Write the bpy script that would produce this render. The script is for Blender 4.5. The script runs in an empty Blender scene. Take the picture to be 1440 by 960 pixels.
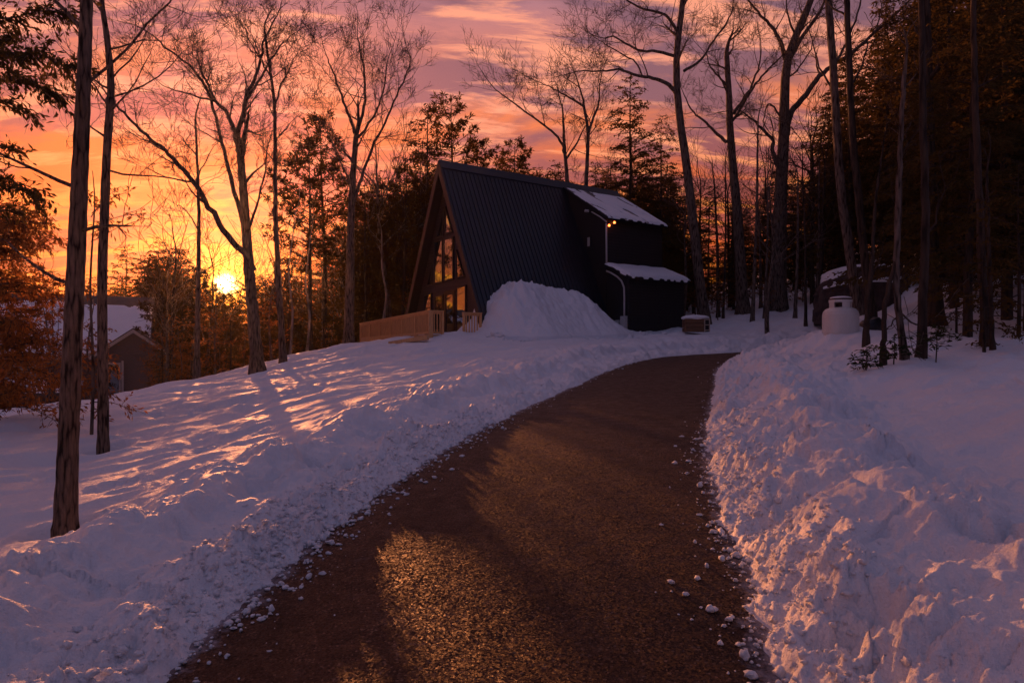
import bpy, math, random
import numpy as np
from mathutils import Vector

# ------------------------------------------------------------------ basics
F, EYE, HY = 960.0, 1.6, 490.0
scene = bpy.context.scene
COL = scene.collection
PI = math.pi

def W(px, py, Y):
    """world point seen at photograph pixel (px,py) at depth Y metres"""
    return np.array([(px - 720.0) / F * Y, Y, EYE + (HY - py) / F * Y])

def put(o, parent=None, loc=None):
    COL.objects.link(o)
    if loc is not None:
        o.location = loc
    if parent is not None:
        o.parent = parent
    return o

def tag(o, label=None, cat=None, group=None, kind=None):
    if label: o['label'] = label
    if cat: o['category'] = cat
    if group: o['group'] = group
    if kind: o['kind'] = kind
    return o

def empty(name, loc, label, cat, group=None):
    o = bpy.data.objects.new(name, None)
    o.empty_display_size = 0.2
    put(o, None, loc)
    return tag(o, label, cat, group)

def mesh_np(name, V, Fc, mats, smooth=False, mat_idx=None):
    """V (n,3) float array, Fc list/array of faces"""
    me = bpy.data.meshes.new(name)
    V = np.asarray(V, dtype=np.float32)
    if isinstance(Fc, np.ndarray):
        k = Fc.shape[1]; nf = Fc.shape[0]
        me.vertices.add(len(V)); me.vertices.foreach_set('co', V.ravel())
        me.loops.add(nf * k); me.loops.foreach_set('vertex_index', Fc.astype(np.int32).ravel())
        me.polygons.add(nf)
        me.polygons.foreach_set('loop_start', np.arange(0, nf * k, k, dtype=np.int32))
        me.polygons.foreach_set('loop_total', np.full(nf, k, dtype=np.int32))
        if smooth:
            me.polygons.foreach_set('use_smooth', np.ones(nf, dtype=bool))
        me.update(calc_edges=True)
    else:
        me.from_pydata([tuple(map(float, v)) for v in V], [], Fc)
        if smooth:
            me.polygons.foreach_set('use_smooth', np.ones(len(me.polygons), dtype=bool))
        me.update()
    for m in (mats if isinstance(mats, (list, tuple)) else [mats]):
        me.materials.append(m)
    if mat_idx is not None:
        me.polygons.foreach_set('material_index', np.asarray(mat_idx, dtype=np.int32))
    return me

class MB:
    """collects primitives into one mesh"""
    def __init__(s): s.v = []; s.f = []; s.mi = []; s.cur = 0
    def add(s, vs, fs):
        b = len(s.v); s.v.extend([tuple(map(float, p)) for p in vs])
        s.f.extend([tuple(b + i for i in q) for q in fs]); s.mi.extend([s.cur] * len(fs))
    def hexa(s, p):   # 8 points: bottom 0-3 ccw, top 4-7
        s.add(p, [(3, 2, 1, 0), (4, 5, 6, 7), (0, 1, 5, 4), (1, 2, 6, 5), (2, 3, 7, 6), (3, 0, 4, 7)])
    def box(s, x0, x1, y0, y1, z0, z1, T=None):
        p = [(x0, y0, z0), (x1, y0, z0), (x1, y1, z0), (x0, y1, z0), (x0, y0, z1), (x1, y0, z1), (x1, y1, z1), (x0, y1, z1)]
        if T: p = [T(*q) for q in p]
        s.hexa(p)
    def prism(s, poly, off):   # polygon of 3-D points extruded by vector off
        n = len(poly); off = np.array(off, float)
        a = [np.array(q, float) for q in poly]; b = [q + off for q in a]
        s.add(a + b, [tuple(range(n))[::-1], tuple(range(n, 2 * n))] + [(i, (i + 1) % n, n + (i + 1) % n, n + i) for i in range(n)])
    def tube(s, pts, rad, n=6, cap=True):
        V, Q = tube_np(pts, rad, n)
        s.add(V, [tuple(q) for q in Q])
        if cap:
            b = len(s.v) - len(V)
            s.f.append(tuple(b + i for i in range(n))[::-1]); s.mi.append(s.cur)
            e = len(V) - n
            s.f.append(tuple(b + e + i for i in range(n))); s.mi.append(s.cur)
    def ico(s, c, r, sub=1, sq=(1, 1, 1), jit=0.0, rng=random):
        import bmesh
        bm = bmesh.new(); bmesh.ops.create_icosphere(bm, subdivisions=sub, radius=1)
        vs = []
        for v in bm.verts:
            k = r * (1 + rng.uniform(-jit, jit))
            vs.append((c[0] + v.co.x * k * sq[0], c[1] + v.co.y * k * sq[1], c[2] + v.co.z * k * sq[2]))
        fs = [tuple(v.index for v in f.verts) for f in bm.faces]
        bm.free(); s.add(vs, fs)
    def build(s, name, mats, parent=None, loc=None, smooth=False):
        """vertices are world coordinates; origin goes to the parent's place or loc"""
        o0 = np.array(parent.location if parent is not None and parent.type == 'EMPTY' else (BASE.get(parent.name, (0, 0, 0)) if parent is not None else (loc if loc is not None else (0, 0, 0))), float)
        me = mesh_np(name, np.array(s.v) - o0, s.f, mats, smooth, s.mi)
        o = bpy.data.objects.new(name, me)
        put(o, parent, loc if parent is None else None)
        BASE[o.name] = tuple(o0)
        return o
BASE = {}

def tube_np(pts, rad, n):
    P = np.asarray(pts, float); m = len(P)
    R = np.asarray(rad, float)
    if R.ndim == 0: R = np.full(m, float(R))
    T = np.empty_like(P); T[1:-1] = P[2:] - P[:-2]; T[0] = P[1] - P[0]; T[-1] = P[-1] - P[-2]
    T /= np.linalg.norm(T, axis=1)[:, None] + 1e-9
    d = T.mean(axis=0)
    ref = np.array([0, 0, 1.]) if abs(d[2]) < 0.8 * np.linalg.norm(d) + 1e-9 else np.array([1., 0, 0])
    A = np.cross(T, ref); A /= np.linalg.norm(A, axis=1)[:, None] + 1e-9
    B = np.cross(T, A)
    th = np.arange(n) * 2 * PI / n
    V = P[:, None, :] + R[:, None, None] * (np.cos(th)[None, :, None] * A[:, None, :] + np.sin(th)[None, :, None] * B[:, None, :])
    i = np.arange(m - 1)[:, None] * n; j = np.arange(n)[None, :]; j2 = (j + 1) % n
    Q = np.stack([i + j, i + j2, i + n + j2, i + n + j], -1).reshape(-1, 4)
    return V.reshape(-1, 3), Q

class TB:
    """many tubes/quads -> one quad mesh, fast"""
    def __init__(s): s.V = []; s.Q = []; s.n = 0
    def tube(s, pts, rad, n=5):
        V, Q = tube_np(pts, rad, n); s.raw(V, Q)
    def raw(s, V, Q):
        s.V.append(V); s.Q.append(Q + s.n); s.n += len(V)
    def mesh(s, name, mats, origin=(0, 0, 0), smooth=True):
        V = np.concatenate(s.V) - np.asarray(origin, float)
        return mesh_np(name, V, np.concatenate(s.Q), mats, smooth)

# ------------------------------------------------------------------ noise
def _h(ix, iy, seed):
    n = (ix.astype(np.int64) * 374761393 + iy.astype(np.int64) * 668265263 + seed * 1442695041) & 0xFFFFFFFF
    n = ((n ^ (n >> 13)) * 1274126177) & 0xFFFFFFFF
    return ((n ^ (n >> 16)) & 0xFFFFFF) / float(0xFFFFFF)
def pn(x, y, seed=0):
    x0 = np.floor(x); y0 = np.floor(y); fx = x - x0; fy = y - y0
    u = fx * fx * fx * (fx * (fx * 6 - 15) + 10); v = fy * fy * fy * (fy * (fy * 6 - 15) + 10)
    def g(i, j):
        a = _h(x0 + i, y0 + j, seed) * 2 * PI
        return np.cos(a) * (fx - i) + np.sin(a) * (fy - j)
    return ((g(0, 0) * (1 - u) + g(1, 0) * u) * (1 - v) + (g(0, 1) * (1 - u) + g(1, 1) * u) * v) * 1.4
def fbm(x, y, o=4, seed=0):
    s = 0; a = 1.0; t = 0
    for k in range(o):
        s = s + a * pn(x * 2 ** k + 17.3 * k, y * 2 ** k - 9.1 * k, seed + k); t += a; a *= 0.5
    return s / t
def lumps(x, y, seed=0):
    """rounded clods: 1 at a clod's middle, 0 between"""
    x0 = np.floor(x); y0 = np.floor(y); d = np.full(np.shape(x), 9.0); hh = np.zeros(np.shape(x))
    for i in (-1, 0, 1):
        for j in (-1, 0, 1):
            cx = x0 + i + _h(x0 + i, y0 + j, seed); cy = y0 + j + _h(x0 + i, y0 + j, seed + 7)
            r = np.hypot(x - cx, y - cy); k = _h(x0 + i, y0 + j, seed + 13)
            sel = r < d; d = np.where(sel, r, d); hh = np.where(sel, k, hh)
    return np.sqrt(np.clip(1 - (d / 0.75) ** 2, 0, 1)) * (0.35 + 0.65 * hh)
def sst(a, b, x):
    t = np.clip((x - a) / (b - a), 0, 1); return t * t * (3 - 2 * t)

# ------------------------------------------------------------------ materials
def new_mat(name):
    m = bpy.data.materials.new(name); m.use_nodes = True
    nt = m.node_tree; nt.nodes.clear()
    out = nt.nodes.new('ShaderNodeOutputMaterial'); b = nt.nodes.new('ShaderNodeBsdfPrincipled')
    nt.links.new(b.outputs[0], out.inputs[0])
    return m, nt, b, out
def ramp(nt, fac, stops, interp='LINEAR'):
    r = nt.nodes.new('ShaderNodeValToRGB'); r.color_ramp.interpolation = interp
    e = r.color_ramp.elements
    while len(e) < len(stops): e.new(0.5)
    for i, (p, c) in enumerate(stops):
        e[i].position = p; e[i].color = (*c, 1) if len(c) == 3 else c
    nt.links.new(fac, r.inputs[0]); return r
def noise(nt, vec, scale, detail=4, rough=0.55, dist=0.0, kind='ShaderNodeTexNoise'):
    n = nt.nodes.new(kind); n.inputs['Scale'].default_value = scale
    if 'Detail' in n.inputs: n.inputs['Detail'].default_value = detail
    if kind == 'ShaderNodeTexNoise':
        n.inputs['Roughness'].default_value = rough; n.inputs['Distortion'].default_value = dist
    nt.links.new(vec, n.inputs['Vector']); return n
def mapping(nt, src, scale=(1, 1, 1), rot=(0, 0, 0)):
    m = nt.nodes.new('ShaderNodeMapping'); m.inputs['Scale'].default_value = scale; m.inputs['Rotation'].default_value = rot
    nt.links.new(src, m.inputs[0]); return m.outputs[0]
def coord(nt, k='Object'):
    t = nt.nodes.new('ShaderNodeTexCoord'); return t.outputs[k]
def geo_pos(nt):
    return nt.nodes.new('ShaderNodeNewGeometry').outputs['Position']
def bump(nt, h, strength, dist, b, prev=None):
    n = nt.nodes.new('ShaderNodeBump'); n.inputs['Strength'].default_value = strength; n.inputs['Distance'].default_value = dist
    nt.links.new(h, n.inputs['Height'])
    if prev is not None: nt.links.new(prev, n.inputs['Normal'])
    if b is not None: nt.links.new(n.outputs[0], b.inputs['Normal'])
    return n.outputs[0]
def math_n(nt, op, a, b=None, clamp=False):
    n = nt.nodes.new('ShaderNodeMath'); n.operation = op; n.use_clamp = clamp
    for i, q in enumerate((a, b)):
        if q is None: continue
        if isinstance(q, (int, float)): n.inputs[i].default_value = q
        else: nt.links.new(q, n.inputs[i])
    return n.outputs[0]
def mix_c(nt, fac, a, b, blend='MIX'):
    n = nt.nodes.new('ShaderNodeMix'); n.data_type = 'RGBA'; n.blend_type = blend; n.clamp_factor = True
    for sock, q in ((n.inputs[0], fac), (n.inputs[6], a), (n.inputs[7], b)):
        if isinstance(q, (int, float)): sock.default_value = q
        elif isinstance(q, tuple): sock.default_value = (*q, 1)
        else: nt.links.new(q, sock)
    return n.outputs[2]

def simple(name, col, rough=0.7, var=0.25, scale=6.0, stretch=(1, 1, 1), bstr=0.3, bdist=0.01, metallic=0.0, spec=0.5):
    m, nt, b, _ = new_mat(name)
    v = mapping(nt, coord(nt), stretch)
    n = noise(nt, v, scale, 5)
    lo = tuple(c * (1 - var) for c in col); hi = tuple(min(1, c * (1 + var)) for c in col)
    r = ramp(nt, n.outputs[0], [(0.3, lo), (0.7, hi)])
    nt.links.new(r.outputs[0], b.inputs['Base Color'])
    b.inputs['Roughness'].default_value = rough; b.inputs['Metallic'].default_value = metallic
    b.inputs['Specular IOR Level'].default_value = spec
    if bstr: bump(nt, n.outputs[0], bstr, bdist, b)
    return m

M = {}
def make_snow():
    m, nt, b, _ = new_mat('snow')
    p = geo_pos(nt)
    n1 = noise(nt, p, 14, 6, 0.65); n2 = noise(nt, p, 90, 3, 0.6); n3 = noise(nt, p, 0.9, 3)
    c = ramp(nt, n3.outputs[0], [(0.3, (0.80, 0.81, 0.85)), (0.7, (0.86, 0.86, 0.88))])
    nt.links.new(c.outputs[0], b.inputs['Base Color'])
    b.inputs['Roughness'].default_value = 0.55
    b.inputs['Specular IOR Level'].default_value = 0.25
    n4 = noise(nt, p, 36, 5, 0.7)
    q = bump(nt, n1.outputs[0], 0.75, 0.05, None)
    q = bump(nt, n4.outputs[0], 0.6, 0.018, None, q)
    bump(nt, n2.outputs[0], 0.6, 0.008, b, q)
    return m
M['snow'] = make_snow()
def make_asphalt():
    m, nt, b, _ = new_mat('asphalt')
    p = geo_pos(nt)
    v = noise(nt, p, 85, 0, kind='ShaderNodeTexVoronoi'); v2 = noise(nt, p, 150, 0, kind='ShaderNodeTexVoronoi')
    big = noise(nt, p, 0.55, 5, 0.6, 0.8); mid = noise(nt, mapping(nt, p, (1, 1, 1)), 6, 5)
    hue = nt.nodes.new('ShaderNodeSeparateColor'); nt.links.new(v.outputs['Color'], hue.inputs[0])
    g = ramp(nt, hue.outputs[0], [(0.0, (0.006, 0.004, 0.004)), (0.6, (0.022, 0.010, 0.007)), (0.92, (0.075, 0.033, 0.019)), (1.0, (0.24, 0.15, 0.10))])
    damp = ramp(nt, big.outputs[0], [(0.38, (0.55, 0.52, 0.52)), (0.62, (1, 1, 1))])
    c = mix_c(nt, 1.0, g.outputs[0], damp.outputs[0], 'MULTIPLY')
    # pale salt and slush film in irregular streaks
    sl = noise(nt, mapping(nt, p, (1.2, 3.0, 1), (0, 0, 0.3)), 1.6, 7, 0.7, 0.6)
    c = mix_c(nt, ramp(nt, sl.outputs[0], [(0.62, (0, 0, 0)), (0.80, (0.22, 0.22, 0.22))]).outputs[0], c, (0.34, 0.30, 0.32))
    at_ = nt.nodes.new('ShaderNodeAttribute'); at_.attribute_name = 'verge'
    fr = noise(nt, p, 7, 8, 0.75)
    ed = ramp(nt, math_n(nt, 'ADD', math_n(nt, 'MULTIPLY', at_.outputs['Fac'], 0.75), math_n(nt, 'MULTIPLY', fr.outputs[0], 0.55)), [(0.72, (0, 0, 0)), (0.90, (0.85, 0.85, 0.85))])
    c = mix_c(nt, ed.outputs[0], c, (0.42, 0.41, 0.46))
    nt.links.new(c, b.inputs['Base Color'])
    rr = ramp(nt, mid.outputs[0], [(0.3, (0.46, 0.46, 0.46)), (0.7, (0.66, 0.66, 0.66))])
    nt.links.new(rr.outputs[0], b.inputs['Roughness'])
    b.inputs['Specular IOR Level'].default_value = 0.36; b.inputs['Specular Tint'].default_value = (1.0, 0.55, 0.34, 1); b.inputs['IOR'].default_value = 1.45
    # every chip of stone has its own tilt
    ge = nt.nodes.new('ShaderNodeNewGeometry')
    def vm(op, x, y):
        n = nt.nodes.new('ShaderNodeVectorMath'); n.operation = op
        for i, q in enumerate((x, y)):
            if isinstance(q, tuple): n.inputs[i].default_value = q
            elif q is not None: nt.links.new(q, n.inputs[i])
        return n.outputs[0]
    t1 = vm('MULTIPLY', vm('SUBTRACT', v.outputs['Color'], (0.5, 0.5, 0.5)), (0.5, 0.5, 0.0))
    t2 = vm('MULTIPLY', vm('SUBTRACT', v2.outputs['Color'], (0.5, 0.5, 0.5)), (0.35, 0.35, 0.0))
    nn = vm('NORMALIZE', vm('ADD', vm('ADD', ge.outputs['Normal'], t1), t2), None)
    bn = nt.nodes.new('ShaderNodeBump'); bn.inputs['Strength'].default_value = 0.4; bn.inputs['Distance'].default_value = 0.03
    nt.links.new(mid.outputs[0], bn.inputs['Height']); nt.links.new(nn, bn.inputs['Normal']); nt.links.new(bn.outputs[0], b.inputs['Normal'])
    return m
M['asphalt'] = make_asphalt()
def make_bark(name, lo, hi, vs=9.0, depth=0.05):
    m, nt, b, _ = new_mat(name)
    v = mapping(nt, coord(nt), (1, 1, 0.16))
    n = noise(nt, v, vs, 7, 0.7, 0.6); n2 = noise(nt, coord(nt), 1.7, 3); n3 = noise(nt, coord(nt), vs * 3.5, 5, 0.7)
    pl = noise(nt, v, vs * 1.6, 0, kind='ShaderNodeTexVoronoi')        # plates between the furrows
    fur = ramp(nt, pl.outputs['Distance'], [(0.0, (1, 1, 1)), (0.55, (0.75, 0.75, 0.75)), (0.85, (0.15, 0.15, 0.15))])
    f = math_n(nt, 'MULTIPLY', math_n(nt, 'MULTIPLY', n.outputs[0], math_n(nt, 'ADD', n2.outputs[0], 0.6)), fur.outputs[0])
    r = ramp(nt, f, [(0.12, lo), (0.62, hi)])
    nt.links.new(r.outputs[0], b.inputs['Base Color']); b.inputs['Roughness'].default_value = 0.85
    b.inputs['Specular IOR Level'].default_value = 0.2
    q = bump(nt, fur.outputs[0], 0.9, depth * .5, None); q = bump(nt, n.outputs[0], 1.0, depth, None, q); bump(nt, n3.outputs[0], 0.8, depth * .3, b, q)
    return m
M['bark'] = make_bark('grey_brown_bark', (0.025, 0.017, 0.013), (0.20, 0.15, 0.12), 14.0)
M['bark2'] = make_bark('furrowed_bark', (0.018, 0.011, 0.008), (0.22, 0.15, 0.11), 22.0, 0.03)
M['barkdark'] = make_bark('dark_bark', (0.02, 0.014, 0.011), (0.08, 0.055, 0.04))
M['barkpale'] = make_bark('pale_bark', (0.12, 0.095, 0.08), (0.34, 0.28, 0.24))
def make_leaf(name, a, c2, trans=0.45):
    m = bpy.data.materials.new(name); m.use_nodes = True; nt = m.node_tree; nt.nodes.clear()
    out = nt.nodes.new('ShaderNodeOutputMaterial')
    n = noise(nt, geo_pos(nt), 2.3, 3)
    r = ramp(nt, n.outputs[0], [(0.3, a), (0.7, c2)])
    d = nt.nodes.new('ShaderNodeBsdfDiffuse'); t = nt.nodes.new('ShaderNodeBsdfTranslucent'); mx = nt.nodes.new('ShaderNodeMixShader')
    nt.links.new(r.outputs[0], d.inputs[0]); nt.links.new(r.outputs[0], t.inputs[0])
    mx.inputs[0].default_value = trans
    nt.links.new(d.outputs[0], mx.inputs[1]); nt.links.new(t.outputs[0], mx.inputs[2]); nt.links.new(mx.outputs[0], out.inputs[0])
    return m
M['needle'] = make_leaf('hemlock_needles', (0.055, 0.040, 0.012), (0.13, 0.070, 0.020), 0.5)
M['needle_dark'] = make_leaf('dark_needles', (0.050, 0.042, 0.016), (0.13, 0.082, 0.028), 0.45)
M['leaf'] = make_leaf('dry_beech_leaves', (0.18, 0.065, 0.02), (0.38, 0.16, 0.05), 0.6)
M['leafgreen'] = make_leaf('dark_green_leaves', (0.03, 0.045, 0.02), (0.07, 0.07, 0.03), 0.4)
M['metal'] = simple('black_metal_roofing', (0.006, 0.0075, 0.016), 0.38, 0.25, 3, (1, 1, 1), 0.05, 0.01, 0.0, 0.55)
M['blacksiding'] = simple('black_painted_siding', (0.012, 0.011, 0.014), 0.6, 0.3, 8, (1, 1, 6), 0.2, 0.004)
M['brownsiding'] = simple('dark_brown_siding', (0.038, 0.023, 0.027), 0.6, 0.25, 7, (1, 1, 8), 0.3, 0.004)
M['trim'] = simple('brown_trim', (0.034, 0.022, 0.024), 0.5, 0.2, 9, (1, 1, 1), 0.2, 0.003)
M['frame'] = simple('black_window_frame', (0.010, 0.009, 0.010), 0.4, 0.2, 9, (1, 1, 1), 0.1, 0.002)
M['cedar'] = simple('new_cedar_boards', (0.62, 0.33, 0.14), 0.6, 0.22, 5, (6, 6, 0.6), 0.3, 0.004)
M['greypaint'] = simple('pale_grey_paint', (0.42, 0.42, 0.42), 0.45, 0.1, 12, (1, 1, 1), 0.1, 0.002)
M['tank'] = simple('white_tank_paint', (0.62, 0.60, 0.57), 0.4, 0.08, 5, (1, 1, 0.4), 0.1, 0.003)
M['darkslot'] = simple('dark_red_brown_steel', (0.05, 0.018, 0.018), 0.5, 0.2, 9)
M['blackplastic'] = simple('black_plastic', (0.012, 0.012, 0.013), 0.45, 0.2, 9)
M['crate'] = simple('weathered_crate_boards', (0.16, 0.075, 0.035), 0.7, 0.3, 9, (1, 1, 6))
M['cratepale'] = simple('pale_crate_battens', (0.45, 0.36, 0.28), 0.7, 0.2, 9)
M['greywall'] = simple('grey_clapboard', (0.105, 0.08, 0.072), 0.7, 0.2, 6, (1, 1, 8), 0.3, 0.006)
M['darkroof'] = simple('dark_roof_metal', (0.06, 0.05, 0.045), 0.6, 0.3, 6)
M['creamtrim'] = simple('pale_trim', (0.40, 0.36, 0.32), 0.6, 0.12, 9)
def make_rock():
    m, nt, b, _ = new_mat('brown_rock')
    p = coord(nt); n = noise(nt, p, 1.6, 8, 0.65, 0.4); v = noise(nt, mapping(nt, p, (1, 1, 0.5)), 2.2, 2, kind='ShaderNodeTexVoronoi')
    r = ramp(nt, n.outputs[0], [(0.3, (0.025, 0.015, 0.014)), (0.7, (0.085, 0.05, 0.042))])
    nt.links.new(r.outputs[0], b.inputs['Base Color']); b.inputs['Roughness'].default_value = 0.85
    q = bump(nt, v.outputs['Distance'], 0.7, 0.15, None); bump(nt, n.outputs[0], 0.8, 0.12, b, q)
    return m
M['rock'] = make_rock()
def make_glass(name, refl=0.55):
    m = bpy.data.materials.new(name); m.use_nodes = True; nt = m.node_tree; nt.nodes.clear()
    out = nt.nodes.new('ShaderNodeOutputMaterial')
    g = nt.nodes.new('ShaderNodeBsdfGlossy'); g.inputs['Roughness'].default_value = 0.01; g.inputs['Color'].default_value = (0.66, 0.86, 1.0, 1)
    d = nt.nodes.new('ShaderNodeBsdfDiffuse'); d.inputs[0].default_value = (0.02, 0.016, 0.014, 1)
    n = noise(nt, coord(nt), 0.8, 2); bn = nt.nodes.new('ShaderNodeBump'); bn.inputs['Strength'].default_value = 0.08; bn.inputs['Distance'].default_value = 0.05
    nt.links.new(n.outputs[0], bn.inputs['Height']); nt.links.new(bn.outputs[0], g.inputs['Normal'])
    mx = nt.nodes.new('ShaderNodeMixShader'); mx.inputs[0].default_value = refl
    nt.links.new(d.outputs[0], mx.inputs[1]); nt.links.new(g.outputs[0], mx.inputs[2]); nt.links.new(mx.outputs[0], out.inputs[0])
    return m
M['glass'] = make_glass('mirror_tinted_glass', 0.6)
M['glassdark'] = make_glass('dark_window_glass', 0.2)
def make_emit(name, col, s):
    m = bpy.data.materials.new(name); m.use_nodes = True; nt = m.node_tree; nt.nodes.clear()
    out = nt.nodes.new('ShaderNodeOutputMaterial'); e = nt.nodes.new('ShaderNodeEmission')
    e.inputs[0].default_value = (*col, 1); e.inputs[1].default_value = s; nt.links.new(e.outputs[0], out.inputs[0]); return m
M['bulb'] = make_emit('lit_orange_bulb', (1.0, 0.16, 0.03), 7.0)

# ------------------------------------------------------------------ terrain
ROAD = np.array([  # x, y, z (relative to eye), half width
    (-1.6, -24, -2.0, 1.5), (-1.1, -10, -1.85, 1.5), (-0.75, -3, -1.76, 1.5), (-0.5, 0.5, -1.70, 1.5), (-0.24, 3.27, -1.60, 1.49), (0.0, 4.6, -1.45, 1.54),
    (0.19, 5.67, -1.35, 1.53), (0.62, 7.5, -1.19, 1.50), (1.36, 10, -1.03, 1.49), (2.75, 14.3, -0.80, 1.47), (4.65, 20, -0.50, 1.42),
    (7.0, 24.3, -0.28, 1.5), (10.2, 26.3, -0.12, 1.55), (12.6, 27.0, 0.0, 1.5)])
def catmull(P, n):
    out = []
    for i in range(len(P) - 1):
        p0 = P[max(i - 1, 0)]; p1 = P[i]; p2 = P[i + 1]; p3 = P[min(i + 2, len(P) - 1)]
        for t in np.arange(n) / n:
            out.append(0.5 * ((2 * p1) + (-p0 + p2) * t + (2 * p0 - 5 * p1 + 4 * p2 - p3) * t * t + (-p0 + 3 * p1 - 3 * p2 + p3) * t ** 3))
    out.append(P[-1]); return np.array(out)
RC = catmull(ROAD, 16)
RT = np.gradient(RC[:, :2], axis=0); RT /= np.linalg.norm(RT, axis=1)[:, None]

def road_q(x, y):
    """signed distance from the centre line (right positive), road z, half width, path y"""
    x = np.ravel(x); y = np.ravel(y); n = len(x)
    sd = np.empty(n); rz = np.empty(n); hw = np.empty(n); kk = np.empty(n)
    for a in range(0, n, 20000):
        b = min(n, a + 20000)
        dx = x[a:b, None] - RC[None, :, 0]; dy = y[a:b, None] - RC[None, :, 1]
        d2 = dx * dx + dy * dy; k = d2.argmin(1); ii = np.arange(b - a)
        tx = RT[k, 0]; ty = RT[k, 1]; ddx = dx[ii, k]; ddy = dy[ii, k]
        along = ddx * tx + ddy * ty
        side = ddx * ty - ddy * tx
        far = np.sqrt(d2[ii, k])
        sd[a:b] = np.where(np.abs(along) > 0.8, np.sign(side) * far, side)
        kf = np.clip(k + np.where(along > 0, 1, -1), 0, len(RC) - 1)
        seg = np.hypot(RC[kf, 0] - RC[k, 0], RC[kf, 1] - RC[k, 1]) + 1e-6
        t = np.clip(np.abs(along) / seg, 0, 1)
        rz[a:b] = RC[k, 2] * (1 - t) + RC[kf, 2] * t; hw[a:b] = RC[k, 3]; kk[a:b] = RC[k, 1]
    return sd, rz, hw, kk

CP = [  # photograph px, py, depth
    (92, 748, 7.0), (145, 637, 12), (0, 720, 7.5), (-200, 700, 8), (0, 602, 13), (120, 574, 16), (240, 547, 20), (362, 522, 24), (430, 494, 27),
    (510, 483, 29.5), (560, 497, 24), (600, 474, 27.2), (670, 470, 27.6), (450, 540, 17), (300, 590, 13), (300, 650, 9), (200, 690, 8.2),
    (760, 474, 28.5), (881, 470, 31), (955, 463, 33.5), (760, 492, 22), (860, 484, 26), (985, 451, 36), (1040, 441, 38), (1095, 438, 38),
    (1182, 470, 17), (1120, 465, 19), (1060, 470, 30.5), (1000, 472, 31.5), (1150, 452, 31), (1240, 503, 12), (1295, 502, 12), (1385, 487, 13), (1440, 548, 9.5), (1150, 540, 10.5),
    (1300, 600, 6.8), (1440, 655, 5.6), (1500, 800, 3.8), (1250, 560, 8.2), (1700, 600, 6), (1317, 463, 18), (1440, 430, 19), (1300, 398, 28),
    (1225, 415, 26), (1160, 418, 28), (1440, 370, 32), (1650, 400, 25), (960, 432, 50), (1100, 408, 50), (1280, 350, 60)]
PTS = [W(*c) for c in CP]
PTS += [np.array(q, float) for q in [
    (-20, 31, -1.6), (-14, 31, -0.6), (-10, 34, 0.1), (-7, 38, 0.6), (-24, 37, -2.9), (-30, 45, -3.6), (-16, 42, -2.8), (-8, 48, -1.5), (-40, 80, -7), (-20, 80, -6), (0, 60, 1.0), (0, 90, -1),
    (3, 44, 2.6), (-26, 22, -2.2), (-40, 30, -5), (-60, 60, -9), (-18, 10, -1.0), (-10, 4, -0.4), (-6, -4, -0.2), (-20, -20, -0.5), (-60, -30, -3), (10, -5, 0.4), (25, 0, 2), (60, -20, 6), (0, -60, -1),
    (20, 60, 7.0), (50, 60, 12), (60, 30, 11), (30, 20, 4.2), (40, 120, 14), (-60, 160, -12), (0, 180, -4), (120, 120, 22), (-300, 300, -14), (0, 500, -6), (300, 400, 30), (500, 0, 30), (-500, 0, -10), (0, -400, 0)]]
PTS = np.array(PTS)
def warp(x, y):
    r = np.hypot(x, y); a = np.clip(np.arctan2(x, y), -2.4, 2.4)
    return np.stack([a * 2.2, np.log(r + 4) * 2.6], -1)
def tps_fit(P, z, lam=1e-3):
    n = len(P); D = np.linalg.norm(P[:, None] - P[None], axis=2)
    K = D ** 2 * np.log(D + 1e-9) + lam * np.eye(n); Q = np.hstack([np.ones((n, 1)), P])
    A = np.block([[K, Q], [Q.T, np.zeros((3, 3))]])
    return np.linalg.solve(A, np.concatenate([z, np.zeros(3)]))
WP = warp(PTS[:, 0], PTS[:, 1]); TPSW = tps_fit(WP, PTS[:, 2], 0.02)
def base_z(x, y):
    q = warp(np.ravel(x), np.ravel(y)); out = np.empty(len(q))
    for a in range(0, len(q), 40000):
        b = min(len(q), a + 40000)
        D = np.linalg.norm(q[a:b, None] - WP[None], axis=2)
        out[a:b] = (D ** 2 * np.log(D + 1e-9)) @ TPSW[:-3] + TPSW[-3] + q[a:b] @ TPSW[-2:]
    return out

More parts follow.
